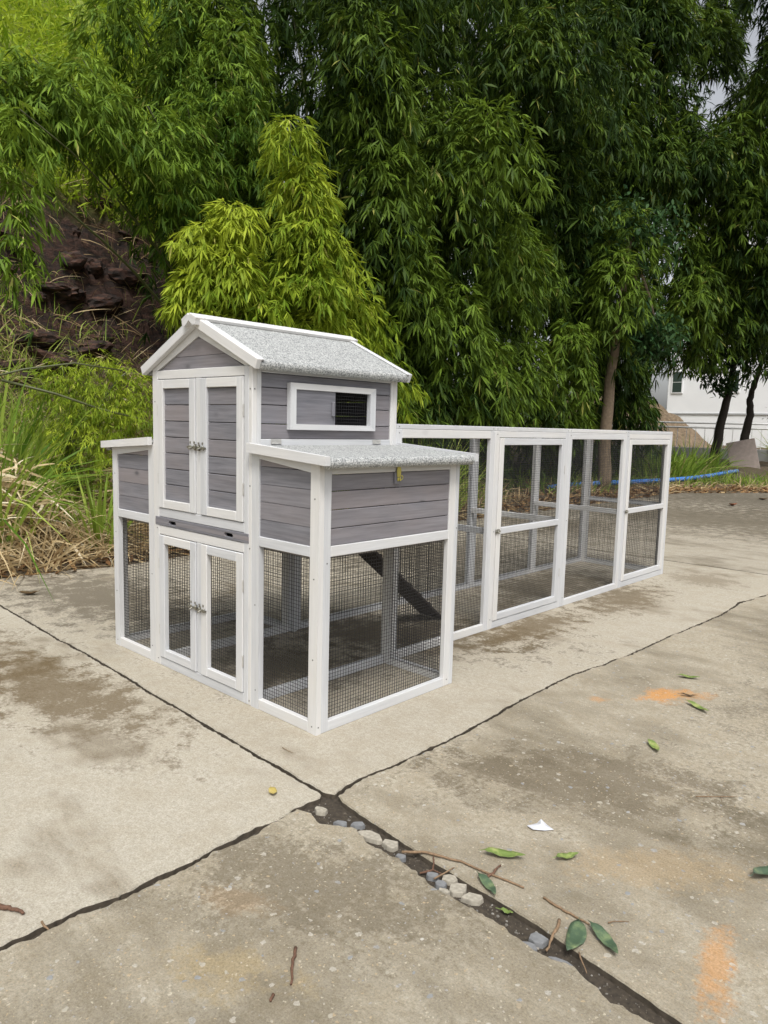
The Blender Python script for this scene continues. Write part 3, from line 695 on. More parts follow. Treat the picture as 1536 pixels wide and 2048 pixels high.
def plume_leaves(P, Rd, H, n, k=8, L=.17, tone=0., tip=None):
    """a drooping plume: n sprays of k narrow leaves over a hanging, uneven bell"""
    t = rng.random(n)**.8; ph = rng.random(n)*2*np.pi
    lob = 1+.28*np.sin(ph*2+rng.random()*6)+.22*np.sin(ph*3+rng.random()*6)
    rr = Rd*np.sqrt(t+.03)*lob*(.55+.5*rng.random(n)**.6)
    o = np.stack([np.cos(ph), np.sin(ph), np.zeros(n)], 1)
    lean = np.array(tip if tip is not None else (0, 0, 0))
    S = np.array(P)+o*rr[:, None]+lean[None, :]*(t**1.4)[:, None]
    S[:, 2] -= H*t*(.75+.5*rng.random(n)); S += rng.normal(0, .035, (n, 3))
    ax = nrm(o*(.95-.5*t)[:, None]+np.array([0, 0, -1])*(.22+.9*t)[:, None]+rng.normal(0, .25, (n, 3)))
    bs = nrm(np.cross(ax, np.array([0, 0, 1.])+rng.normal(0, .35, (n, 3)))); N = n*k
    th = np.tile(np.linspace(-1.15, 1.15, k), n)+rng.normal(0, .16, N)
    S = np.repeat(S, k, 0); A = np.repeat(ax, k, 0); Bs = np.repeat(bs, k, 0)
    D = nrm(A*np.cos(th)[:, None]+Bs*np.sin(th)[:, None]+rng.normal(0, .17, (N, 3))+np.array([0, 0, -.16]))
    S = S+D*.012+A*(rng.random(N)*.05)[:, None]
    ln = L*(.62+.5*rng.random(N))*(.72+.36*np.cos(th)); 
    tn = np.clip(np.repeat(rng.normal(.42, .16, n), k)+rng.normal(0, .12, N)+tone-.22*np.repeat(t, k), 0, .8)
    tn = np.where(rng.random(N) < .012, 1., tn)
    return S, D, ln, tn
def cat(parts): return [np.concatenate(x) for x in zip(*parts)]
def leaf_obj(parts, name, mat, parent, w=.15, bendz=-.22, prof=(.3, 1, 0)):
    S, D, ln, tn = cat(parts); N = len(S)
    bend = np.zeros((N, 3)); bend[:, 2] = bendz*(.5+rng.random(N))
    me = strips(S, D, bend, ln, ln*w*(.8+.4*rng.random(N)), tn, prof, name)
    return put(name, me, mat, parent, parent['_w'] if parent is not None else (0, 0, 0))
def culm(base, top, rad, parent, sag=.0, mat='culm', name="culm"):
    b_, t_ = Vector(base), Vector(top); pts = []; n_ = 10
    for i in range(n_+1):
        s = i/n_; h = s**1.7; p = Vector((b_.x+(t_.x-b_.x)*h, b_.y+(t_.y-b_.y)*h, b_.z+(t_.z-b_.z)*(1-(1-s)**1.35)))
        pts.append(p)
    m = MB().tube(pts, [rad*(1-.75*i/n_) for i in range(n_+1)], 7); return m.build(name, M[mat], parent, smooth=True)
def bamboo(name, label, base, spread, plumes, mat='bamboo', L=.15, k=7, culms=9, tone=0., fill=None):
    """plumes: (x, y, z, radius, height, sprays)"""
    root = empty(name, base); tag(root, label, "bamboo", "bamboo clumps behind the yard")
    parts = [plume_leaves(p[:3], p[3], p[4], p[5], k, L, tone+(random.uniform(-.2, .26) if len(p) < 7 else p[6])) for p in plumes]
    if fill:     # loose inner leaves between the plumes, shade put into their darker colour
        (c, s_, n_) = fill
        Pc = rng.normal(0, 1, (n_, 3))*np.array(s_)+np.array(c); Pc = Pc[Pc[:, 2] > (1.5 if base[1] < 14 else 4.2)]; n_ = len(Pc); A = nrm(rng.normal(0, .7, (n_, 3))+np.array([0, 0, -.7]))
        Pk = np.repeat(Pc, k, 0); D = nrm(np.repeat(A, k, 0)+rng.normal(0, .5, (n_*k, 3)))
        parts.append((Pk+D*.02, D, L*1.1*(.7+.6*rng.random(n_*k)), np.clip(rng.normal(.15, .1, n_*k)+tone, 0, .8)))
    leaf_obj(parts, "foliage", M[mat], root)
    pick = plumes if len(plumes) <= culms else random.sample(plumes, culms)
    for p in pick:
        a = random.uniform(0, 6.28); q = random.uniform(0, spread); bx, by = base[0]+q*math.cos(a), base[1]+q*math.sin(a)
        culm((bx, by, height(bx, by)-.1), (p[0], p[1], p[2]-.05), random.uniform(.018, .032), root)
    return root
def dome(base, rad, top, n, zlo, Rr=(.4, .75), Hh=(.9, 1.7), sp=(90, 150), face=(.85, -.5)):
    """plume tops over the outer shell of a clump, denser on the open side"""
    out = []; fx, fy = face; fn = math.hypot(fx, fy); fx, fy = fx/fn, fy/fn
    while len(out) < n:
        a = random.uniform(0, 2*math.pi); ca, sa = math.cos(a), math.sin(a)
        if ca*fx+sa*fy < random.uniform(-1.3, .5): continue
        s = random.random(); z = zlo+(top-zlo)*s
        rr = rad*(.72+.45*random.random())*(1.0 if s < .65 else math.sqrt(max(.05, 1-((s-.65)/.4)**2)))
        Rv = random.uniform(*Rr); out.append((base[0]+rr*ca, base[1]+rr*sa, z, Rv, random.uniform(*Hh)*Rv/.55, int(random.uniform(*sp)*(Rv/.55)**1.3)))
    return out
def gz(x, y): return (x, y, height(x, y))
B = [("big dark green bamboo clump rising behind the gabled roof", (-6.4, 6.0), 2.0, 9.5, 46),
     ("big dark green bamboo clump standing behind the middle of the run", (-6.5, 8.9), 2.1, 10.5, 50),
     ("big dark green bamboo clump left of the pale trunk", (-7.2, 12.2), 2.3, 11.5, 52),
     ("dark bamboo clump arching over the pale trunk on the right", (-6.6, 16.0), 2.2, 12.5, 46),
     ("rearmost bamboo clump on the slope, behind the gabled roof", (-10.2, 8.2), 2.4, 12.5, 34),
     ("rearmost bamboo clump behind the run, far back in shade", (-10.2, 13.0), 2.6, 13.5, 34),
     ("bamboo clump at the upper right edge above the small trees", (-7.6, 20.5), 3.2, 14.5, 40)]
FRONT = {(-6.4, 6.0): [(-4.4, 5.3, 6.3, .62, 1.7, 330, .34), (-4.3, 5.5, 4.9, .5, 1.2, 230, .34), (-4.2, 5.75, 3.9, .48, 1.5, 260, .34), (-4.5, 4.9, 2.6, .6, 1.3, 230, .34)],  # last value shifts leaf tone; most front plumes painted lighter, as if sunlit
         (-6.5, 8.9): [(-3.9, 6.9, 5.7, .72, 1.3, 360, .34), (-4.1, 6.7, 3.3, .62, 1.3, 290, .34), (-4.0, 7.4, 2.5, .6, 1.1, 240, .34), (-4.1, 7.9, 4.6, .5, 1.5, 240, .34), (-4.2, 8.6, 2.7, .6, 1.2, 220, .34)],
         (-7.2, 12.2): [(-4.1, 11.4, 4.6, .6, 1.4, 240, .34), (-4.3, 10.2, 3.2, .6, 1.3, 220, .34), (-4.6, 10.9, 2.4, .55, 1.2, 190, .34), (-4.2, 11.9, 5.6, .7, 1.4, 240, .34)],
         (-6.6, 16.0): [(-5.2, 14.3, 2.7, .7, 1.3, 230, -.1), (-5.5, 14.9, 3.7, .75, 1.5, 240, -.1), (-4.95, 14.3, 4.6, .7, 1.4, 230, .1), (-5.4, 15.3, 2.3, .75, 1.3, 220, -.15), (-5.8, 13.9, 1.7, .7, 1.2, 200, -.15), (-4.9, 14.0, 3.3, .5, .9, 160, 0.)],
         (-7.6, 20.5): [(random.uniform(-4.9, -1.6), random.uniform(16.5, 20), 5.4+.42*q, random.uniform(.75, 1.1), random.uniform(1.4, 2.2), 250) for q in range(22)]}
for lb, (x, y), rad, top, n_ in B:
    far = math.hypot(x-CAM[0], y-CAM[1]); zl = 1.5 if y < 14 else 4.6
    L_ = .165+.008*max(0, far-9)
    pl = dome((x, y), rad, top, n_, zl+height(x, y)*.3, (.42, .8), (.9, 1.7), (150, 230) if far < 13.5 else (120, 180))
    pl += FRONT.get((x, y), [])
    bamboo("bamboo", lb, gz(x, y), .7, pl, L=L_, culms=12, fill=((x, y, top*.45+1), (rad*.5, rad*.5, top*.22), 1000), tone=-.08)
# clump leaning out over the bank on the left
pl = []
for (x, y, z, r_, h_) in [(-4.55, .85, 3.95, .28, .7), (-4.6, .8, 3.4, .25, .7), (-4.55, .75, 2.9, .18, .5), (-5.3, 1.3, 4.75, .42, .7), (-5.3, .9, 4.5, .4, .7), (-5.3, 1.8, 4.9, .42, .7), (-5.2, 2.0, 4.7, .45, .8), (-5.1, 2.4, 4.6, .5, .9), (-5.2, 2.8, 4.4, .5, 1.0), (-5.3, 3.0, 4.9, .5, 1.0),
                        (-5.0, 1.5, 4.5, .4, .6), (-5.2, 1.1, 4.5, .35, .6), (-5.6, 3.2, 4.2, .5, 1.1), (-5.6, 3.6, 5.4, .7, 1.3), (-5.9, 4.0, 6.2, .8, 1.6), (-5.7, 3.6, 3.5, .45, 1.0), (-5.6, 4.2, 5.0, .7, 1.6), (-6.6, 3.4, 7.2, .8, 1.4), (-6.4, 4.2, 6.9, .8, 1.5), (-6.9, 3.0, 6.6, .6, 1.1), (-6.3, 3.4, 5.9, .6, 1.2)]:
    pl.append((x, y, z, r_, h_, int(250*(r_/.55)**1.4)))
bamboo("bamboo", "bamboo leaning out over the rock bank at the left edge", gz(-6.2, 4.2), .4, pl, 'bamboo_m', L=.15, culms=14, tone=.05)
# two bright young clumps right behind the house
pl = [(x, y, z, r_, h_, int(230*(r_/.4)**1.3)) for x, y, z, r_, h_ in [(-3.85, 3.35, 4.4, .32, .45), (-3.75, 3.45, 3.95, .38, .5), (-3.95, 3.7, 3.65, .34, .6), (-3.6, 3.4, 3.45, .38, .5), (-3.75, 3.75, 3.25, .42, .55), (-3.55, 3.3, 2.95, .44, .5), (-3.8, 4.25, 2.8, .45, .65), (-3.6, 3.6, 2.45, .5, .55), (-3.9, 4.6, 2.2, .5, .7), (-3.6, 3.2, 2.2, .45, .55), (-3.8, 4.0, 1.8, .5, .6), (-3.7, 3.5, 1.5, .5, .6)]]
bamboo("bamboo", "tall bright yellow green young bamboo just behind the gabled roof", gz(-4.4, 3.9), .25, pl, 'bamboo_y', .15, 7, 8)
pl = [(x, y, z, r_, h_, int(240*(r_/.34)**1.3)) for x, y, z, r_, h_ in [(-3.9, 2.65, 3.38, .30, .35), (-4.05, 2.4, 3.15, .26, .35), (-3.75, 2.5, 2.9, .29, .4), (-4.0, 2.25, 2.65, .25, .35), (-3.75, 2.8, 2.6, .33, .4), (-3.85, 2.4, 2.3, .30, .4), (-3.75, 2.85, 2.15, .34, .5), (-4.1, 2.9, 3.0, .26, .5)]]
bamboo("bamboo", "short bright yellow green young bamboo left of the gable peak", gz(-4.6, 2.7), .25, pl, 'bamboo_y', .15, 7, 6, .08)
# ferny bush in the grass left of the house
pl = [(-4.4, 1.45, 1.8, .42, .6, 420), (-4.5, 1.15, 1.75, .4, .6, 360), (-4.4, 1.8, 1.75, .42, .6, 360), (-4.3, 1.6, 1.35, .5, .6, 360), (-4.5, 2.1, 1.7, .4, .6, 260), (-4.3, 1.2, 1.25, .4, .5, 260)]
rt = bamboo("bamboo_shrub", "low feathery yellow green bamboo shrub left of the house", gz(-4.6, 1.2), .2, pl, 'bamboo_y', .065, 7, 5, -.02)
rt['group'] = "low shrubs on the bank"
m = MB().tube([(-4.3, .35, 1.5), (-4.2, .7, 1.62), (-4.1, 1.1, 1.70), (-4.0, 1.5, 1.66)], [.010, .009, .008, .006], 6)
tag(m.build("bent_cane", M['culm'], None, smooth=True), "thin pale cane arching across the bank above the left nest box", "cane")
m = MB().tube([(-4.3, .55, 1.52), (-4.15, .95, 1.42), (-4.05, 1.3, 1.3), (-3.95, 1.65, 1.22)], [.013, .012, .011, .009], 6)
tag(m.build("fallen_cane", M['culm'], None, smooth=True), "darker cane slanting down behind the left nest box", "cane")

# hillside brush, bright and far up
n_ = 11000; y = rng.uniform(-6, 15, n_); d = 5.6+rng.random(n_)**1.2*16; P = np.array([(edge_x(b_)-a, b_, height(edge_x(b_)-a, b_)) for a, b_ in zip(d, y)])
k = 9; A = nrm(rng.normal(0, .5, (n_, 3))+np.array([.5, -.2, .75])); P[:, 2] += rng.random(n_)*.9*(.5+np.sin(P[:, 1]*1.9+P[:, 0])**2)
S = np.repeat(P, k, 0)+rng.normal(0, .13, (n_*k, 3)); D = nrm(np.repeat(A, k, 0)+rng.normal(0, .6, (n_*k, 3)))
brush = leaf_obj([(S, D, .25*(.5+rng.random(n_*k)), np.clip(np.repeat(rng.normal(.5, .2, n_), k)+rng.normal(0, .12, n_*k), 0, .85))], "hillside_brush", M['brush'], None, .15)
tag(brush, "bright yellow green brush covering the hillside at upper left", "brush", kind='stuff')

# grasses
def blades(cx, cy, n, L, spread, lean=.5, bend=.55, tone=.4, w=.012, z=None):
    a = rng.random(n)*2*np.pi; q = spread*np.sqrt(rng.random(n)); x = cx+q*np.cos(a); y = cy+q*np.sin(a)
    P = np.array([(i, j, height(i, j)-.01) for i, j in zip(x, y)]); out = np.stack([np.cos(a), np.sin(a), 0*a], 1)
    D = nrm(out*(lean*rng.random(n))[:, None]+np.array([0, 0, 1])+rng.normal(0, .15, (n, 3)))
    ln = L*(.55+.6*rng.random(n)); bd_ = out*(bend*.7)+np.array([0, 0, -bend]); bd_ = bd_*(rng.random(n)*1.1)[:, None]
    return P, D, bd_, ln, w*(.6+.8*rng.random(n)), np.clip(rng.normal(tone, .2, n), 0, 1)
def grass_obj(parts, name, mat, parent=None):
    P, D, bd_, ln, w, tn = cat(parts)
    me = strips(P, D, bd_, ln, w, tn, (.7, 1, .85, .5, 0), name, side=np.cross(D, rng.normal(0, 1, (len(P), 3))))
    return put(name, me, mat, parent, parent['_w'] if parent is not None else (0, 0, 0))
def tuft(label, x, y, n, L, spread, straw=0, **kw):
    r_ = empty("grass_clump", gz(x, y)); tag(r_, label, "grass clump", "grass clumps along the bank")
    grass_obj([blades(x, y, n, L, spread, **kw)], "blades", M['grass'], r_)
    if straw: grass_obj([blades(x, y, straw, L*.8, spread*1.2, lean=1.1, bend=.9, tone=.5, w=.014)], "dry_blades", M['straw'], r_)
tuft("tall arching reed clump at the far left edge, dark green", -4.35, .28, 300, 1.75, .3, 0, bend=.85, tone=.3, w=.03)
tuft("tall arching reed clump below the rock face, pale tipped", -4.75, .75, 260, 1.5, .35, 10, bend=.85, tone=.6, w=.024)
tuft("upright green grass clump closest to the left nest box", -3.62, 1.05, 46, .95, .14, 12, bend=.25, tone=.5, w=.028)
tuft("upright green grass clump at the left edge of the yard", -3.75, .18, 40, 1.0, .25, 30, bend=.35, tone=.6, w=.028)
tuft("grass clump with straw halfway between left edge and nest box", -3.95, .65, 36, .85, .25, 40, bend=.4, tone=.5, w=.018)
tuft("green grass clump seen behind the first bay of the run", -3.75, 5.5, 330, 1.3, .5, 60, bend=.5, tone=.78, w=.024)
tuft("straw coloured grass clump seen through the nearer run door", -3.8, 6.6, 70, .8, .3, 110, bend=.6, tone=.6, w=.018)
tuft("grass clump on the verge right of the run's far end", -4.9, 16.2, 260, 1.2, .8, 50, bend=.6, tone=.3, w=.03)
tuft("bushy grass clump between run end and the first dark trunk", -5.0, 18.4, 260, 1.2, .8, 70, bend=.7, tone=.35, w=.03)
tuft("bright grass clump at the right edge behind the stone board", -4.0, 26.5, 260, 1.6, 1.0, 0, bend=.6, tone=.7, w=.04)
tuft("spindly grass clump behind the second bay of the run", -3.9, 4.4, 110, .9, .35, 50, bend=.5, tone=.5, w=.018)
# verge cover that nobody could count
parts = [blades(edge_x(b_)-a, b_, 14, .5, .22, lean=.8, bend=.8, tone=.5, w=.012) for a, b_ in zip(rng.uniform(1.0, 3.2, 520), rng.uniform(-3, 6, 520))]
parts += [blades(edge_x(b_)-a, b_, 16, .6, .25, lean=.9, bend=.8, tone=.72, w=.014) for a, b_ in zip(rng.uniform(2.6, 4.9, 330), rng.uniform(-2, 3.2, 330))]
parts += [blades(edge_x(b_)-a, b_, 12, .4, .2, lean=.9, bend=.8, tone=.6, w=.012) for a, b_ in zip(rng.uniform(4.4, 6.4, 70), rng.uniform(-1, 6, 70))]
parts += [blades(edge_x(b_)-a, b_, 10, .45, .3, lean=.8, bend=.7, tone=.35, w=.016) for a, b_ in zip(rng.uniform(.5, 3.5, 300), rng.uniform(6, 24, 300))]
n_ = 420; y = rng.uniform(-2.5, 2.6, n_); dd = rng.uniform(.35, 1.9, n_)
P = np.array([(edge_x(b_)-a, b_, height(edge_x(b_)-a, b_)+.3*rng.random()) for a, b_ in zip(dd, y)])
parts.append((P, nrm(np.stack([rng.normal(.1, .4, n_), rng.normal(0, .45, n_), .5+.5*rng.random(n_)], 1)), np.stack([rng.normal(.1, .3, n_), rng.normal(0, .3, n_), -.5*rng.random(n_)], 1), .5*(.5+.8*rng.random(n_)), .018*(.6+rng.random(n_)), np.clip(rng.normal(.55, .2, n_), 0, 1)))
tag(grass_obj(parts, "verge_grass", M['grass']), "green grass growing along the verge and bank", "grass", kind='stuff')
parts = [blades(edge_x(b_)-a, b_, 16, .55, .3, lean=2.6, bend=.5, tone=.5, w=.013) for a, b_ in zip(rng.uniform(.12, 1.7, 520), rng.uniform(-3, 3.6, 520))]
parts += [blades(edge_x(b_)-a, b_, 8, .45, .3, lean=2.4, bend=.5, tone=.5, w=.012) for a, b_ in zip(rng.uniform(.3, 5.8, 260), rng.uniform(-3, 6.5, 260))]
parts += [blades(edge_x(b_)-a, b_, 8, .4, .3, lean=2.6, bend=.5, tone=.4, w=.013) for a, b_ in zip(rng.uniform(.15, 1.6, 130), rng.uniform(3.6, 22, 130))]
def heap(n, y0, y1, d0, d1, hmax, L, w, tone):
    y = rng.uniform(y0, y1, n); dd = rng.uniform(d0, d1, n); hump = np.sqrt(np.sin(np.clip((dd-d0)/(d1-d0), 0, 1)*np.pi*.5+.08))*(.6+.4*np.sin(y*4.3))
    P = np.array([(edge_x(b_)-a, b_, height(edge_x(b_)-a, b_)) for a, b_ in zip(dd, y)]); P[:, 2] += hump*hmax*rng.random(n)
    D = nrm(np.stack([rng.normal(.25, .7, n), rng.normal(0, .8, n), rng.normal(.12, .42, n)], 1))
    bd_ = np.stack([rng.normal(0, .2, n), rng.normal(0, .2, n), -.15-.35*rng.random(n)], 1)
    return P, D, bd_, L*(.4+.8*rng.random(n)), w*(.5+rng.random(n)), np.clip(rng.normal(tone, .24, n), 0, 1)
parts += [heap(9500, -2.5, 2.6, .22, 1.7, .95, .42, .017, .62), heap(2200, -.8, 1.3, .2, .7, .75, .4, .018, .7), heap(1500, -1, 6, 4.6, 6.6, .35, .5, .012, .15), heap(900, -1, 5, 3.2, 4.8, .3, .45, .012, .5), heap(900, 4, 8, .3, 1.2, .35, .35, .014, .45)]
tag(grass_obj(parts, "dry_straw", M['straw']), "tangled dry straw lying along the verge", "straw", kind='stuff')
n_ = 9000; yy = rng.uniform(-3, 24, n_); dd = np.abs(rng.normal(.25, .75, n_))-.12
P = np.array([(edge_x(b_)-a, b_, max(height(edge_x(b_)-a, b_), .0 if a < .3 else -1)+.008) for a, b_ in zip(dd, yy)]); a = rng.random(n_)*6.283
D = nrm(np.stack([np.cos(a), np.sin(a), rng.normal(.1, .18, n_)], 1))
tag(leaf_obj([(P, D, .10*(.4+rng.random(n_)), rng.random(n_))], "leaf_litter", M['litter'], None, .34, .1), "brown fallen leaves scattered over the verge", "leaf litter", kind='stuff')

# broadleaf trees on the right
def tree(label, pts, rad, crown, bark, n, L=.13):
    r_ = empty("tree", pts[0]); tag(r_, label, "tree", "trees at the right of the yard")
    P = []
    for i, (a, b_) in enumerate(zip(pts, pts[1:])):
        for s in np.linspace(0, 1, 5, endpoint=(i == len(pts)-2)): P.append(Vector(a).lerp(Vector(b_), float(s))+Vector((noise.noise(Vector((i*3.1+s*2, pts[0][1], 0)))*.05, noise.noise(Vector((i*3.1+s*2, 9, pts[0][1])))*.05, 0)))
    k_ = len(P); MB().tube(P, [rad*(1.25-.75*i/(k_-1)+(.25 if i == 0 else 0)) for i in range(k_)], 10).build("trunk", M[bark], r_, smooth=True)
    parts = []; topv = Vector(pts[-1])
    for (x, y, z, sx, sz, cnt) in crown:
        m = MB().tube([topv.lerp(Vector(pts[-2]), random.random()*.5), Vector((x, y, z-sz*.2)).lerp(topv, .4)+Vector((0, 0, .15)), (x, y, z)], [rad*.4, rad*.25, rad*.1], 6); m.build("limb", M[bark], r_, smooth=True)
        c = rng.normal(0, 1, (cnt, 3)); c = c/np.linalg.norm(c, axis=1, keepdims=True)*(rng.random((cnt, 1))**.4); c *= np.array([sx, sx, sz]); c += rng.normal(0, .1, (cnt, 3))
        k = 7; Pk = np.repeat(c+np.array([x, y, z]), k, 0)+rng.normal(0, .09, (cnt*k, 3)); D = nrm(rng.normal(0, .7, (cnt*k, 3))+np.array([.2, -.2, -.35]))
        parts.append((Pk, D, L*(.6+.7*rng.random(cnt*k)), np.clip(rng.normal(.4, .2, cnt*k), 0, 1)))
    leaf_obj(parts, "crown", M['broad'], r_, .42, -.15, (.2, .9, .8, 0))
tree("pale barked tree rising through the bamboo behind the run", [(-4.42, 12.1, .0), (-4.42, 12.1, 1.4), (-4.40, 12.1, 2.5), (-4.28, 12.15, 3.6), (-4.2, 12.2, 5.0)], .115, [(-3.95, 12.3, 3.3, .55, .5, 120), (-3.6, 12.5, 3.0, .5, .45, 90), (-4.1, 12.2, 5.0, 1., .8, 200)], 'palebark', 1)
tree("small dark trunked tree leaning right, nearer the run", [(-5.45, 21.37, -.1), (-5.32, 21.41, 1.35), (-5.2, 21.45, 2.4), (-5.08, 21.5, 3.4), (-4.9, 21.6, 4.6)], .125, [(-5.7, 21.2, 3.5, .8, .65, 200), (-4.9, 21.3, 4.3, 1.2, .9, 330), (-5.5, 21.6, 5.5, 1.5, 1.2, 330), (-4.0, 21.6, 5.2, 1.3, 1.0, 300), (-5.2, 21.1, 2.75, .45, .3, 50)], 'bark', 1, .16)
tree("small crooked dark trunked tree at the right edge", [(-5.5, 24.0, -.1), (-5.39, 24.0, 1.2), (-5.28, 24.04, 1.87), (-5.36, 24.02, 2.36), (-5.2, 24.05, 2.9), (-5.0, 24.1, 4.2)], .125, [(-4.9, 23.8, 4.2, 1.0, .8, 230), (-4.1, 23.9, 4.7, 1.3, 1.0, 300), (-4.4, 23.8, 6., 1.6, 1.3, 320), (-4.3, 23.8, 3.3, .5, .45, 60), (-4.05, 24., 1.9, .55, .45, 90)], 'bark', 1, .16)

# ================================================================ FAR THINGS ON THE RIGHT
bx, by = -14.95, 40.9; bw = plain('white_render', (.86, .87, .88), .8, 0, .05, 1.2, .2); glass = plain('dark_window_glass', (.04, .06, .055), .12, 0, .1, 3, 0)
bl = empty("building", (bx, by, 0)); tag(bl, "white rendered building beyond the railing", "building")
MB().box(bx, bx+26, by, by+12, .5, 13, .02).build("wall", bw, bl)
MB().box(bx-.3, bx+26.3, by-.3, by+12.3, 13.002, 13.4, .02).build("roof", plain('roof_slab', (.3, .3, .3), .8), bl)
MB().box(bx, bx+26, by-.05, by-.002, 2.3, 2.4, .01).build("ledge", plain('grey_band', (.45, .46, .47), .8), bl)
for i in range(6):
    for j in range(3):
        wx, wz = bx+.55+i*3.1, 4.15+j*3.3
        w_ = MB().box(wx-.34, wx+.34, by-.06, by-.01, wz-.65, wz+.65, .01).build("window", bw, bl)
        MB().box(wx-.26, wx+.26, by-.075, by-.062, wz-.57, wz-.02, .004).build("pane", glass, w_); MB().box(wx-.26, wx+.26, by-.075, by-.062, wz+.02, wz+.57, .004).build("pane", glass, w_)
# dry bank beside the building
bm = bmesh.new(); bmesh.ops.create_grid(bm, x_segments=40, y_segments=40, size=1)
for v in bm.verts:
    x, y = v.co.x, v.co.y; k = max(0, 1-(x*x+y*y))
    v.co = Vector((-14.3+x*5.2, 33.5+y*3.2, -.1+4.4*k**.7*(1-.62*(x+1)*.5)+.8*noise.fractal(Vector((x*4, y*4, 2)), 1, 2, 4)*k))
me = bpy.data.meshes.new("dry_bank"); bm.to_mesh(me); bm.free()
tag(put("dry_bank", me, plain('dry_grass_bank', (.17, .125, .08), .95, 0, .6, 9, 1.)), "tan dry bank at the left foot of the white building", kind='structure')
rl = empty("railing", (-6, 27, 0)); wp = plain('white_railing_paint', (.78, .78, .77), .45, 0, .05, 10, 0); tag(rl, "white pipe railing on a low concrete wall in front of the building", "railing")
ra, rb = Vector((-12, 24.8, 0)), Vector((2, 29.8, 0)); rd = (rb-ra).normalized(); RT = Matrix.Translation(ra) @ Matrix.Rotation(math.atan2(rd.y, rd.x), 4, 'Z'); rlen = (rb-ra).length
MB().box(0, rlen, -.1, .12, -.05, .7, .01, T=lambda p: RT @ p).build("base_wall", plain('grey_wall', (.34, .34, .33), .9, 0, .2, 3, .3), rl)
for z in (1.62, 1.45): MB().tube([ra+Vector((0, 0, z)), rb+Vector((0, 0, z))], .035, 8).build("rail", wp, rl)
for i in range(48): q = ra+rd*(i*rlen/47); MB().tube([q+Vector((0, 0, .69)), q+Vector((0, 0, 1.44))], .012, 5).build("baluster", wp, rl)
m = MB(); Tm2 = Matrix.Translation((-4.92, 22.9, .0)) @ Matrix.Rotation(R(14), 4, 'Z') @ Matrix.Rotation(R(-18), 4, 'X') @ Matrix.Rotation(R(-14), 4, 'Y')
m.box(-.42, .42, 0, .05, 0, 1.12, .012, T=lambda p: Tm2 @ p)
tag(m.build("stone_board", plain('pinkish_stone', (.30, .25, .22), .85, 0, .2, 9, .4)), "pinkish grey stone board leaning against the grass by the crooked tree", "board")
m = MB().tube([(-4.55, 10.2, .14), (-4.6, 11.2, .16), (-4.35, 12.6, .16), (-4.1, 14., .16), (-3.95, 15.3, .17), (-4.0, 17., .18), (-4.15, 18.6, .2), (-4.3, 20., .2), (-4.8, 21.2, .12)], .05, 8)
tag(m.build("blue_pipe", plain('blue_hose', (.05, .19, .55), .4, 0, .1, 5, 0), None, smooth=True), "blue pipe lying along the foot of the verge behind the run", "pipe")

# ================================================================ SMALL THINGS ON THE CONCRETE
def bigleaf_mat(name, a, b_, c_):
    m, n, l, b = new_mat(name); tc = n.new("ShaderNodeTexCoord").outputs['Object']
    t = tex(n, l, tc, 28, 4, .6); v = tex(n, l, tc, 120, 3, .7)
    rp = ramp(n, [(.3, a), (.52, a), (.6, b_), (.8, c_)]); l.new(t.outputs[0], rp.inputs[0])
    c = mixc(n, l, mth(n, l, 'MULTIPLY', v.outputs[0], .4), rp.outputs[0], tuple(x*.6 for x in a))
    l.new(c, b.inputs['Base Color']); b.inputs['Roughness'].default_value = .42; bump(n, l, b, v.outputs[0], .2, .001); return m
LG = bigleaf_mat('green_fallen_leaf', (.17, .24, .06), (.30, .35, .11), (.42, .42, .19))
LD = bigleaf_mat('dark_fallen_leaf', (.07, .115, .065), (.12, .175, .09), (.27, .33, .15))
LB = bigleaf_mat('brown_fallen_leaf', (.09, .055, .025), (.14, .09, .04), (.2, .14, .06))
LR_ = bigleaf_mat('red_fallen_leaf', (.22, .07, .03), (.28, .11, .05), (.2, .1, .05))
LY = bigleaf_mat('yellow_fallen_leaf', (.42, .33, .09), (.5, .4, .14), (.3, .22, .06))
twm = plain('twig_bark', (.22, .145, .085), .85, 0, .5, 140, .7); twr = plain('reddish_twig', (.13, .068, .042), .85, 0, .5, 140, .7)
def fallen(label, tail, tip, w, mat, curl=.012, z=.002, fold=.25, stem=.012):
    """one leaf blade with a folded midrib, curled tip and stem"""
    a, b_ = Vector((*tail, z+.003)), Vector((*tip, z+.003)); L = (b_-a).length; d = (b_-a)/L; s = Vector((-d.y, d.x, 0)); n_ = 11; vs = []; fs = []
    for i in range(n_):
        t = i/(n_-1); ww = w*.5*(math.sin(math.pi*t**.82)**.75 if 0 < t < 1 else .02)
        zc = curl*((2*t-1)**2)+.002*math.sin(t*9)
        for k in (-1, -.5, 0, .5, 1): vs.append(a+d*(L*t)+s*(ww*k*(1-.12*abs(k)*fold))+s*.06*L*math.sin(t*3.1)+Vector((0, 0, zc+abs(k)*ww*fold+.0012*math.sin(t*23+k*4))))
    for i in range(n_-1):
        for k in range(4): fs.append([i*5+k, i*5+k+1, i*5+k+6, i*5+k+5])
    me = bpy.data.meshes.new("fallen_leaf"); me.from_pydata([tuple(v) for v in vs], [], fs)
    zmin = min(v.co.z for v in me.vertices); me.transform(Matrix.Translation((0, 0, z-zmin)))
    o = put("fallen_leaf", me, mat, None, (a.x, a.y, z), True); md = o.modifiers.new("thick", 'SOLIDIFY'); md.thickness = .0006
    MB().tube([a+Vector((0, 0, curl*.9)), a-d*stem+Vector((0, 0, curl*.6+.001))], [.0011, .0008], 5).build("stem", mat, o)
    tag(o, label, "leaf", "fallen leaves on the concrete")
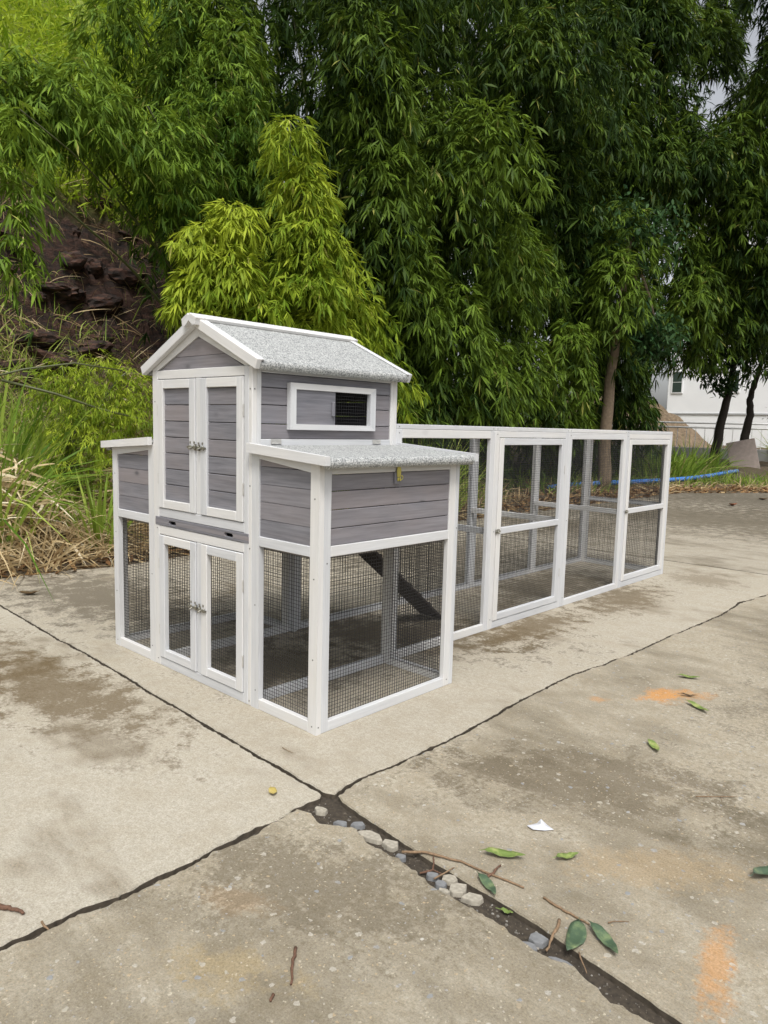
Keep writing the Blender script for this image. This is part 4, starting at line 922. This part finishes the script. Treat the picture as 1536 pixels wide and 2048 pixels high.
G_ = [("curved green leaf above the long twig, brown tail", (1.352, -.187), (1.452, -.126), .036, LG, .012, .35), ("small curled green leaf right of the long twig", (1.515, -.065), (1.552, -.004), .028, LG, .010, .4),
      ("green leaf lying across the cracked joint beside the stones", (1.402, -.281), (1.488, -.326), .030, LD, .006, .3), ("tiny green leaf down inside the cracked joint", (1.513, -.340), (1.546, -.330), .016, LG, .003, .3),
      ("broad dark green leaf over the joint, pale patch", (1.688, -.256), (1.722, -.375), .046, LD, .004, .12), ("long dull green leaf at the end of the bent twig", (1.716, -.25), (1.815, -.308), .034, LD, .010, .35),
      ("pale green leaf above the orange sand patch", (1.148, 1.77), (1.238, 1.81), .034, LG, .01, .3), ("green leaf below the orange sand patch", (1.312, 1.44), (1.431, 1.376), .034, LG, .012, .35),
      ("thin brown leaf on the orange sand patch", (1.254, 1.516), (1.322, 1.548), .018, LB, .008, .4), ("lone small green leaf in the middle of the right slab", (1.366, .903), (1.436, .828), .034, LG, .01, .35),
      ("dark green leaf at the right edge", (1.945, .240), (2.0, .36), .042, LD, .02, .45), ("small yellow crumpled leaf on the pale left slab", (.636, -.390), (.680, -.414), .028, LY, .006, .25),
      ("dark leaf on the far left of the pavement", (-2.66, .03), (-2.60, .15), .06, LB, .02, .5), ("red brown leaf on the far pavement right of the run", (-1.68, 11.25), (-1.60, 11.42), .12, LR_, .04, .5),
      ("brown leaf at far right by the verge", (-1.72, 13.0), (-1.60, 13.2), .10, LB, .03, .5)]
for lb, a, b_, w, mt, cu, fo in G_: fallen(lb, a, b_, w, mt, cu, fold=fo, z=.0025 if "inside" not in lb else -.014)
def twig(label, pts, rad, mat=twm, z=.004, forks=()):
    pts = [Vector((p[0], p[1], (p[2] if len(p) > 2 else z))) for p in pts]; P = []
    for a, b_ in zip(pts, pts[1:]):
        for s in (0, .25, .5, .75): q = a.lerp(b_, s); P.append(q+Vector((noise.noise(q*60), noise.noise(q*60+Vector((5, 0, 0))), 0))*rad*1.1)
    P.append(pts[-1]); k = len(P)
    m = MB().tube(P, [rad*(1-.45*i/(k-1))*(1+.4*noise.noise(Vector((i*1.7, rad*900, 0)))) for i in range(k)], 7)
    for fk in forks: m.tube([Vector((*q, z)) if len(q) == 2 else Vector(q) for q in fk], [rad*.6, rad*.35], 6)
    o = m.build("twig", mat, None, smooth=True); tag(o, label, "twig", "twigs on the concrete"); return o
twig("long straight twig crossing the joint to the right slab", [(1.175, -.338, -.002), (1.234, -.306, .008), (1.329, -.267, .006), (1.518, -.237, .004)], .0045)
twig("forked reddish twig in the joint left of the stones", [(1.268, -.366, -.012), (1.290, -.340, -.004), (1.262, -.303, .006)], .0035, twr, -.01, [[(1.290, -.340, -.004), (1.325, -.332, -.006)]])
twig("short straight twig lying above the grey stones", [(1.318, -.370, -.004), (1.334, -.300, .006)], .0025)
twig("stubby reddish twig under the curved green leaf", [(1.424, -.280, .004), (1.424, -.240, .006), (1.419, -.200, .005)], .005, twr)
twig("thin bent twig ending at the long dull green leaf", [(1.576, -.234), (1.62, -.242), (1.658, -.243), (1.712, -.246)], .0038)
twig("short knobbly twig slanting over the joint", [(1.652, -.286, .006), (1.666, -.337, .002), (1.677, -.391, -.006)], .005)
twig("fine curled twig near the right of the broad leaf", [(1.742, -.206), (1.752, -.188), (1.777, -.165)], .0018)
twig("reddish twig standing alone on the front slab", [(1.266, -.81), (1.297, -.846), (1.342, -.888)], .0045, twr)
twig("tiny red crumb of bark on the front slab", [(1.336, -.933), (1.348, -.948)], .004, twr)
twig("brown stick at the left edge of the pale slab", [(.60, -1.262), (.648, -1.232), (.680, -1.214), (.707, -1.205)], .007, twr, .007)
twig("small pale stick by the joint at lower left", [(.762, -1.184, .002), (.797, -1.180, -.004)], .0035)
twig("hair thin straw on the slab in front of the nest box", [(.417, -.164), (.45, -.166), (.481, -.164)], .0016)
twig("thin dry stem across the joint at lower right", [(1.74, -.352, .003), (1.78, -.388, -.006)], .002)
twig("little forked straw on the right slab by the edge", [(1.66, .60), (1.72, .66), (1.76, .70)], .002, twm, .003, [[(1.72, .66), (1.735, .63)]])

# stones and crumbs in the broken joint
stm = [plain('grey_stone', (.26, .27, .28), .8, 0, .25, 25, .4), plain('concrete_crumb', (.36, .33, .27), .9, 0, .35, 90, .6), plain('blue_grey_stone', (.195, .2, .205), .85, 0, .4, 45, .4)]
def chunk(label, x, y, sx, sy, rot, mi, h=.014, seed=0, z=-.02):
    bm = bmesh.new(); n_ = 7; ring = []; rs = random.Random(seed*13+1); wa = sorted(2*math.pi*(i+rs.uniform(-.3, .3))/n_ for i in range(n_)); wr = [rs.uniform(.82, 1.18) for _ in range(n_)]
    for q, (kz, kk) in enumerate(((0, 1.06), (.86, 1.0), (1., .93))):
        for i in range(n_):
            w = wa[i]; rr = kk*wr[i]*(1/max(abs(math.cos(w)), abs(math.sin(w))))**.4
            ring.append(bm.verts.new((sx*.5*rr*math.cos(w), sy*.5*rr*math.sin(w), h*kz+(.0015*noise.noise(Vector((i*2., seed, q))) if q else 0))))
    for q in range(2):
        for i in range(n_): j = (i+1) % n_; bm.faces.new((ring[q*n_+i], ring[q*n_+j], ring[(q+1)*n_+j], ring[(q+1)*n_+i]))
    bm.faces.new(ring[2*n_:]); me = bpy.data.meshes.new("stone"); bm.to_mesh(me); bm.free()
    me.transform(Matrix.Translation((x, y, z)) @ Matrix.Rotation(rot, 4, 'Z'))
    tag(put("stone", me, stm[mi], None, (x, y, z)), label, "stone", "stones in the broken joint")
ST = [("large pale concrete chunk near the crossing of the joints", 1.045, -.336, .085, .042, .25, 1), ("rounder pale chunk just right of the largest chunk", 1.118, -.326, .05, .04, .3, 1), ("blue grey stone left of the largest chunk", .935, -.352, .045, .026, .2, 2),
      ("blue grey stone touching the joint edge above the largest chunk", .975, -.318, .04, .026, .5, 2), ("flat concrete crumb at the crossing, left side", .830, -.345, .045, .03, .1, 1), ("square chunk in the middle of the three paved chunks", 1.385, -.350, .05, .042, .6, 1),
      ("small pale chunk at the left of the three paved chunks", 1.343, -.330, .038, .03, .5, 1), ("long chunk at the right of the three paved chunks", 1.437, -.352, .06, .034, .55, 1), ("light blue stone below the three paved chunks", 1.340, -.366, .03, .026, .1, 2),
      ("small whitish stone under the light blue stone", 1.366, -.384, .032, .018, .4, 1), ("dark blue stone under the forked twig", 1.300, -.352, .036, .022, .4, 2), ("blue grey stone by the left end of the long twig", 1.183, -.350, .03, .026, .3, 2),
      ("angular blue grey stone left of the knobbly twig", 1.640, -.365, .045, .036, .5, 2), ("flat slate stone below the knobbly twig", 1.633, -.405, .06, .02, .35, 2), ("thin slate sliver beside the broad leaf", 1.715, -.397, .06, .014, .25, 2)]
for i, (lb, x, y, sx, sy, ro, mi) in enumerate(ST): chunk(lb, x, y, sx, sy, ro, mi, seed=i+1)
# white scrap
me = bpy.data.meshes.new("paper_scrap"); P = [(1.360, .030), (1.385, .024), (1.412, .048), (1.428, .072), (1.400, .082), (1.384, .088), (1.374, .066)]
ctr = (1.392, .056); vs = [(x, y, .003+.006*abs(noise.noise(Vector((x*60, y*60, 0))))) for x, y in P]+[(*ctr, .013), (1.382, .074, .019), (1.405, .062, .010)]
me.from_pydata(vs, [], [(0, 1, 7), (1, 2, 9), (1, 9, 7), (2, 3, 9), (3, 4, 9), (4, 8, 9), (4, 5, 8), (5, 6, 8), (6, 7, 8), (7, 9, 8), (6, 0, 7)])
o = put("paper_scrap", me, plain('white_plastic', (.58, .59, .63), .5, 0, .05, 40, .1), None, (*ctr, .003)); tag(o, "crumpled white scrap on the right slab", "scrap"); o.modifiers.new("t", 'SOLIDIFY').thickness = .0005

# exposed aggregate: pebbles bedded in the worn slabs, and crumbs in the wide joint
def pebbles(pts, size, name, label, zoff, mat="pebble"):
    n_ = len(pts); k = 7; V = []; F = []; T = []
    for i, (x, y) in enumerate(pts):
        s = size[i]; a0 = random.random()*6.28; el = random.uniform(.5, 1.); ro = random.random()*3.14; b0 = len(V); tn = random.random()
        for (kk, zz) in ((1, -.004), (.62, 1)):
            for j in range(k):
                w = a0+2*math.pi*j/k; q = s*kk*(.6+.7*random.random()); dx, dy = q*math.cos(w), q*el*math.sin(w)
                V.append((x+dx*math.cos(ro)-dy*math.sin(ro), y+dx*math.sin(ro)+dy*math.cos(ro), zoff+(-.003 if zz < 0 else min(.0014, s*.2))))
        F.append([b0+k+j for j in range(k)]); T.append(tn)
        for j in range(k): F.append([b0+j, b0+(j+1) % k, b0+k+(j+1) % k, b0+k+j]); T.append(tn)
    me = bpy.data.meshes.new(name); me.from_pydata(V, [], F); at = me.attributes.new("tint", 'FLOAT', 'FACE'); at.data.foreach_set('value', np.array(T, dtype=np.float32))
    o = put(name, me, M[mat], None, (0, 0, 0)); tag(o, label, "pebbles", kind='stuff')
m, n, l, b = new_mat('aggregate_pebble'); rp = ramp(n, [(0, (.42, .39, .32)), (.32, (.36, .30, .21)), (.5, (.25, .27, .29)), (.72, (.34, .35, .35)), (.95, (.60, .58, .54))]); rp.color_ramp.interpolation = 'CONSTANT'
l.new(attr(n, "tint").outputs['Fac'], rp.inputs[0]); nz = tex(n, l, n.new("ShaderNodeTexCoord").outputs['Object'], 160, 3, .7)
l.new(mixc(n, l, mth(n, l, 'MULTIPLY', nz.outputs[0], .55), rp.outputs[0], (.24, .205, .15)), b.inputs['Base Color']); b.inputs['Roughness'].default_value = .75; M['pebble'] = m
m, n, l, b = new_mat('dark_gravel'); rp = ramp(n, [(0, (.06, .048, .034)), (.5, (.12, .10, .075)), (.9, (.2, .19, .17)), (1, (.32, .3, .27))]); l.new(attr(n, 'tint').outputs['Fac'], rp.inputs[0]); l.new(rp.outputs[0], b.inputs['Base Color']); b.inputs['Roughness'].default_value = .9; M['gravel'] = m
pts = []
while len(pts) < 1100:
    x, y = random.uniform(.83, 3.2), random.uniform(-1.6, 3.2)
    if -.46 < y < -.24 - .05*(x-.8): continue
    if random.random() < .35+.65*max(0, noise.noise(Vector((x*1.6, y*1.6, 4)))+.35): pts.append((x, y))
sz = [.0018+.0065*random.random()**3 for _ in pts]
for x, y in [(1.139, -.403), (1.449, .333), (1.42, .446), (1.533, .49), (1.575, -.696), (1.272, .725), (1.828, .535), (1.372, -.738), (.953, -1.242), (1.178, -1.017), (.826, -.913), (1.063, -1.257), (1.29, .609)]: pts.append((x, y)); sz.append(random.uniform(.009, .015))
for q in range(75): pts.append((random.gauss(1.45, .25), random.gauss(.45, .3)) if q < 35 else (random.uniform(.9, 2.2), random.uniform(-1.4, -.5))); sz.append(random.uniform(.005, .012))
pebbles(pts, sz, "pebbles", "small exposed pebbles bedded in the worn slabs", 0.)
pts = [(x, -.335-.05*(x-1)*.9+random.uniform(-.045, .04)) for x in [random.uniform(.80, 2.6) for _ in range(700)]]
for J, am in ((J1, .012), (J2[:14], .012), (J3[:13], .016)):
    for a, b_ in zip(J, J[1:]):
        for q in range(int(90*math.dist(a, b_))): t_ = random.random(); pts.append((a[0]+(b_[0]-a[0])*t_+random.gauss(0, am*.6), a[1]+(b_[1]-a[1])*t_+random.gauss(0, am*.6)))
pebbles(pts, [.0015+.005*random.random()**2 for _ in pts], "gravel", "dark gravel crumbs filling the broken joint", -.019, "gravel")
for o in bpy.data.objects:
    if '_w' in o: del o['_w']
